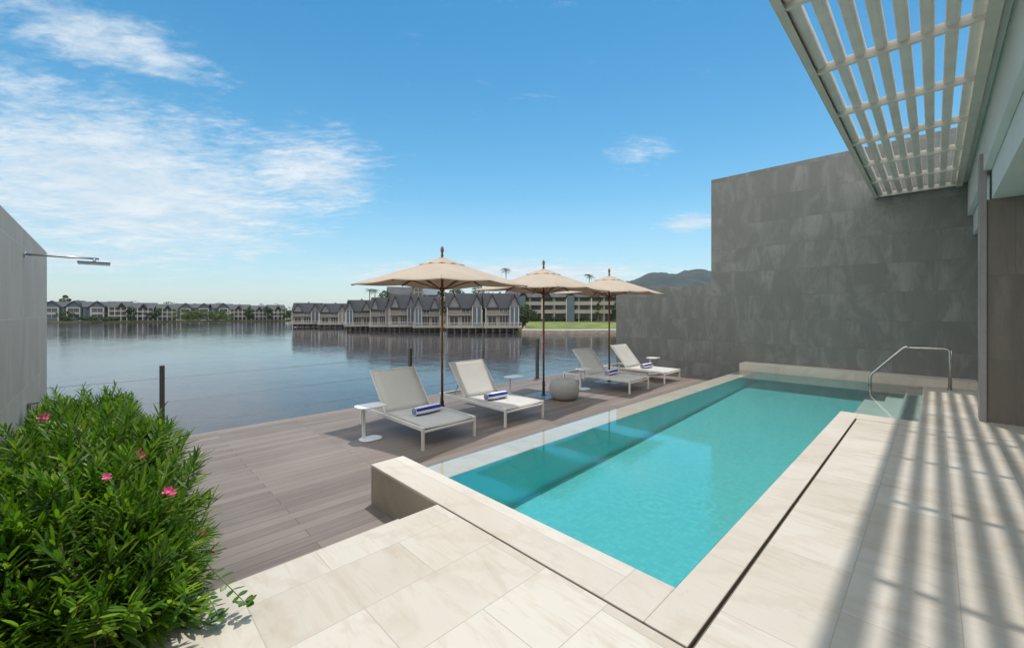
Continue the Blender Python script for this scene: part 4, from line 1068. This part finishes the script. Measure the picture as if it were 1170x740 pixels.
# far left shore
T_('casuarina_tree', 75, 150, -1.9, zat(334, 150), 3.0, 'farleaf', 'tall feathery dark tree on the far shore left of the shower head', 'tree', n=900, leaf=.3, crown_lo=.35)
palm(92, 152, -1.9, zat(342, 152), 'leaning palm behind the gabled houses on the far shore', 2.6)
T_('broadleaf_tree', 56, 160, -1.9, zat(343, 160), 4.5, 'farleaf', 'dark treetop at the edge of the ribbed wall on the far shore', 'tree', n=500, leaf=.4)
for (px, wy, ty, wd, kd, lab) in (
    (75, 368.4, 355, 5.0, 'farleaf', 'dark bush between the first two gabled houses on the far shore'),
    (100, 368.6, 361, 6.0, 'farleaf', 'low bush before the second gabled house on the far shore'),
    (124, 368.6, 361, 5.0, 'farleaf', 'low bush before the third gabled house on the far shore'),
    (151, 368.3, 350, 3.6, 'farleaf', 'dark tree left of the lone balconied house on the far shore'),
    (160, 364, 343.5, 9.0, 'farleaf', 'treetop above the lone balconied house on the far shore'),
    (177, 368.2, 350, 4.0, 'farleaf', 'dark tree right of the lone balconied house on the far shore'),
    (186, 364, 345.5, 9.0, 'farleaf', 'treetop above the house with white ground floor columns'),
    (203, 364, 345, 7.0, 'farleaf', 'treetop at the left end of the pale green tree row'),
    (226, 364, 347, 7.0, 'farleaf', 'treetop over the houses in the pale green tree row'),
    (208, 368.0, 352, 6.5, 'farleaf_light', 'pale green shore tree first from the left of its row'),
    (221, 368.0, 353, 6.5, 'farleaf_light', 'pale green shore tree second from the left of its row'),
    (233, 368.0, 352.5, 6.5, 'farleaf_light', 'pale green shore tree in the middle of its row'),
    (246, 368.0, 353, 6.5, 'farleaf_light', 'pale green shore tree second from the right of its row'),
    (258, 368.0, 354, 6.0, 'farleaf_light', 'pale green shore tree last at the right of its row'),
    (277, 362, 343, 3.5, 'farleaf', 'dark pointed tree sticking up over the right part of the far shore'),
    (284.5, 367.7, 351, 3.6, 'farleaf', 'dark tree between two balconied houses at the right of the far shore'),
    (306.5, 367.6, 351, 3.6, 'farleaf', 'dark tree between the last two balconied houses of the far shore'),
    (327, 367.6, 350, 5.0, 'farleaf', 'dark tree just left of the first pile villa'),
    (356, 368, 347, 8.0, 'farleaf', 'tree behind the leftmost pile villas'),
    (372, 371, 351, 4.0, 'farleaf', 'tree between the two detached pile villas'),
    (66, 364, 345, 6.0, 'farleaf', 'treetop over the roof between the first two gabled houses on the far shore'),
    (112, 363.8, 344, 7.0, 'farleaf', 'treetop above the third gabled house on the far shore'),
    (130, 363.8, 346, 7.0, 'farleaf', 'treetop over the first balconied house of the far shore'),
    (196, 363.8, 344.5, 6.0, 'farleaf', 'treetop right above the house with white ground floor columns'),
    (215, 363.8, 345.5, 8.0, 'farleaf', 'dark treetop over the leftmost house behind the pale green trees'),
    (240, 363.8, 345, 8.0, 'farleaf', 'dark treetop over the middle house behind the pale green trees'),
    (252, 363.8, 346, 7.0, 'farleaf', 'dark treetop over the rightmost house behind the pale green trees'),
    (265, 363.8, 346, 7.0, 'farleaf', 'dark treetop just right of the pale green tree row'),
    (290, 363.8, 347, 7.0, 'farleaf', 'dark treetop over the three balconied houses at the right'),
    (303, 363.8, 346.5, 6.0, 'farleaf', 'dark treetop between the last balconied houses and the sky'),
    (318, 363.8, 346, 7.0, 'farleaf', 'dark treetop over the balconied house beside the first pile villa'),
    (404, 371, 342, 5.0, 'farleaf', 'dark tree behind the first villas of the tight row'),
    (474, 371, 333, 5.0, 'farleaf', 'bushy tree in front of the cream tower foot'),
    (508, 371.5, 330, 5.0, 'farleaf', 'tall tree behind the gap right of the nearest umbrella pole'),
    (558, 371, 329, 6.0, 'farleaf', 'treetop between the two nearest lake villas on the right'),
    (612, 364.8, 330, 9.0, 'farleaf', 'treetop over the left end of the hotel roof'),
    (650, 364.8, 331, 10.0, 'farleaf', 'treetop over the middle of the hotel roof'),
    (417, 372, 343, 4.5, 'farleaf', 'dark tree under the two palms behind the tight villa row'),
    (449, 371, 334, 5.0, 'farleaf', 'tree between the dark tree beside the palms and the cream tower'),
    (484, 371, 338, 5.0, 'farleaf', 'tree behind the villa roofs left of the nearest umbrella pole'),
    (394, 373, 350, 3.5, 'farleaf', 'tree between the detached villas and the tight row')):
    d = dp(max(wy, 363.5)); T_('shore_tree', px, d, -2.0, zat(ty, d), wd, kd, lab, 'tree', TG, n=520, leaf=.34, crown_lo=.05)

# ------------------------------------------------------------------ air
HZ = True
if HZ:
    hm, T = new_mat('air_haze')
    pv_ = T.add('ShaderNodeVolumePrincipled', {'Color': (.80, .90, 1.0, 1), 'Density': .00006, 'Anisotropy': .2})
    T.l.new(pv_.outputs[0], T.out.inputs['Volume'])
    m = MB(); m.box(-2700, 1500, -1200, 2700, -4.2, 320); tag(m.build('haze', hm), kind='stuff')
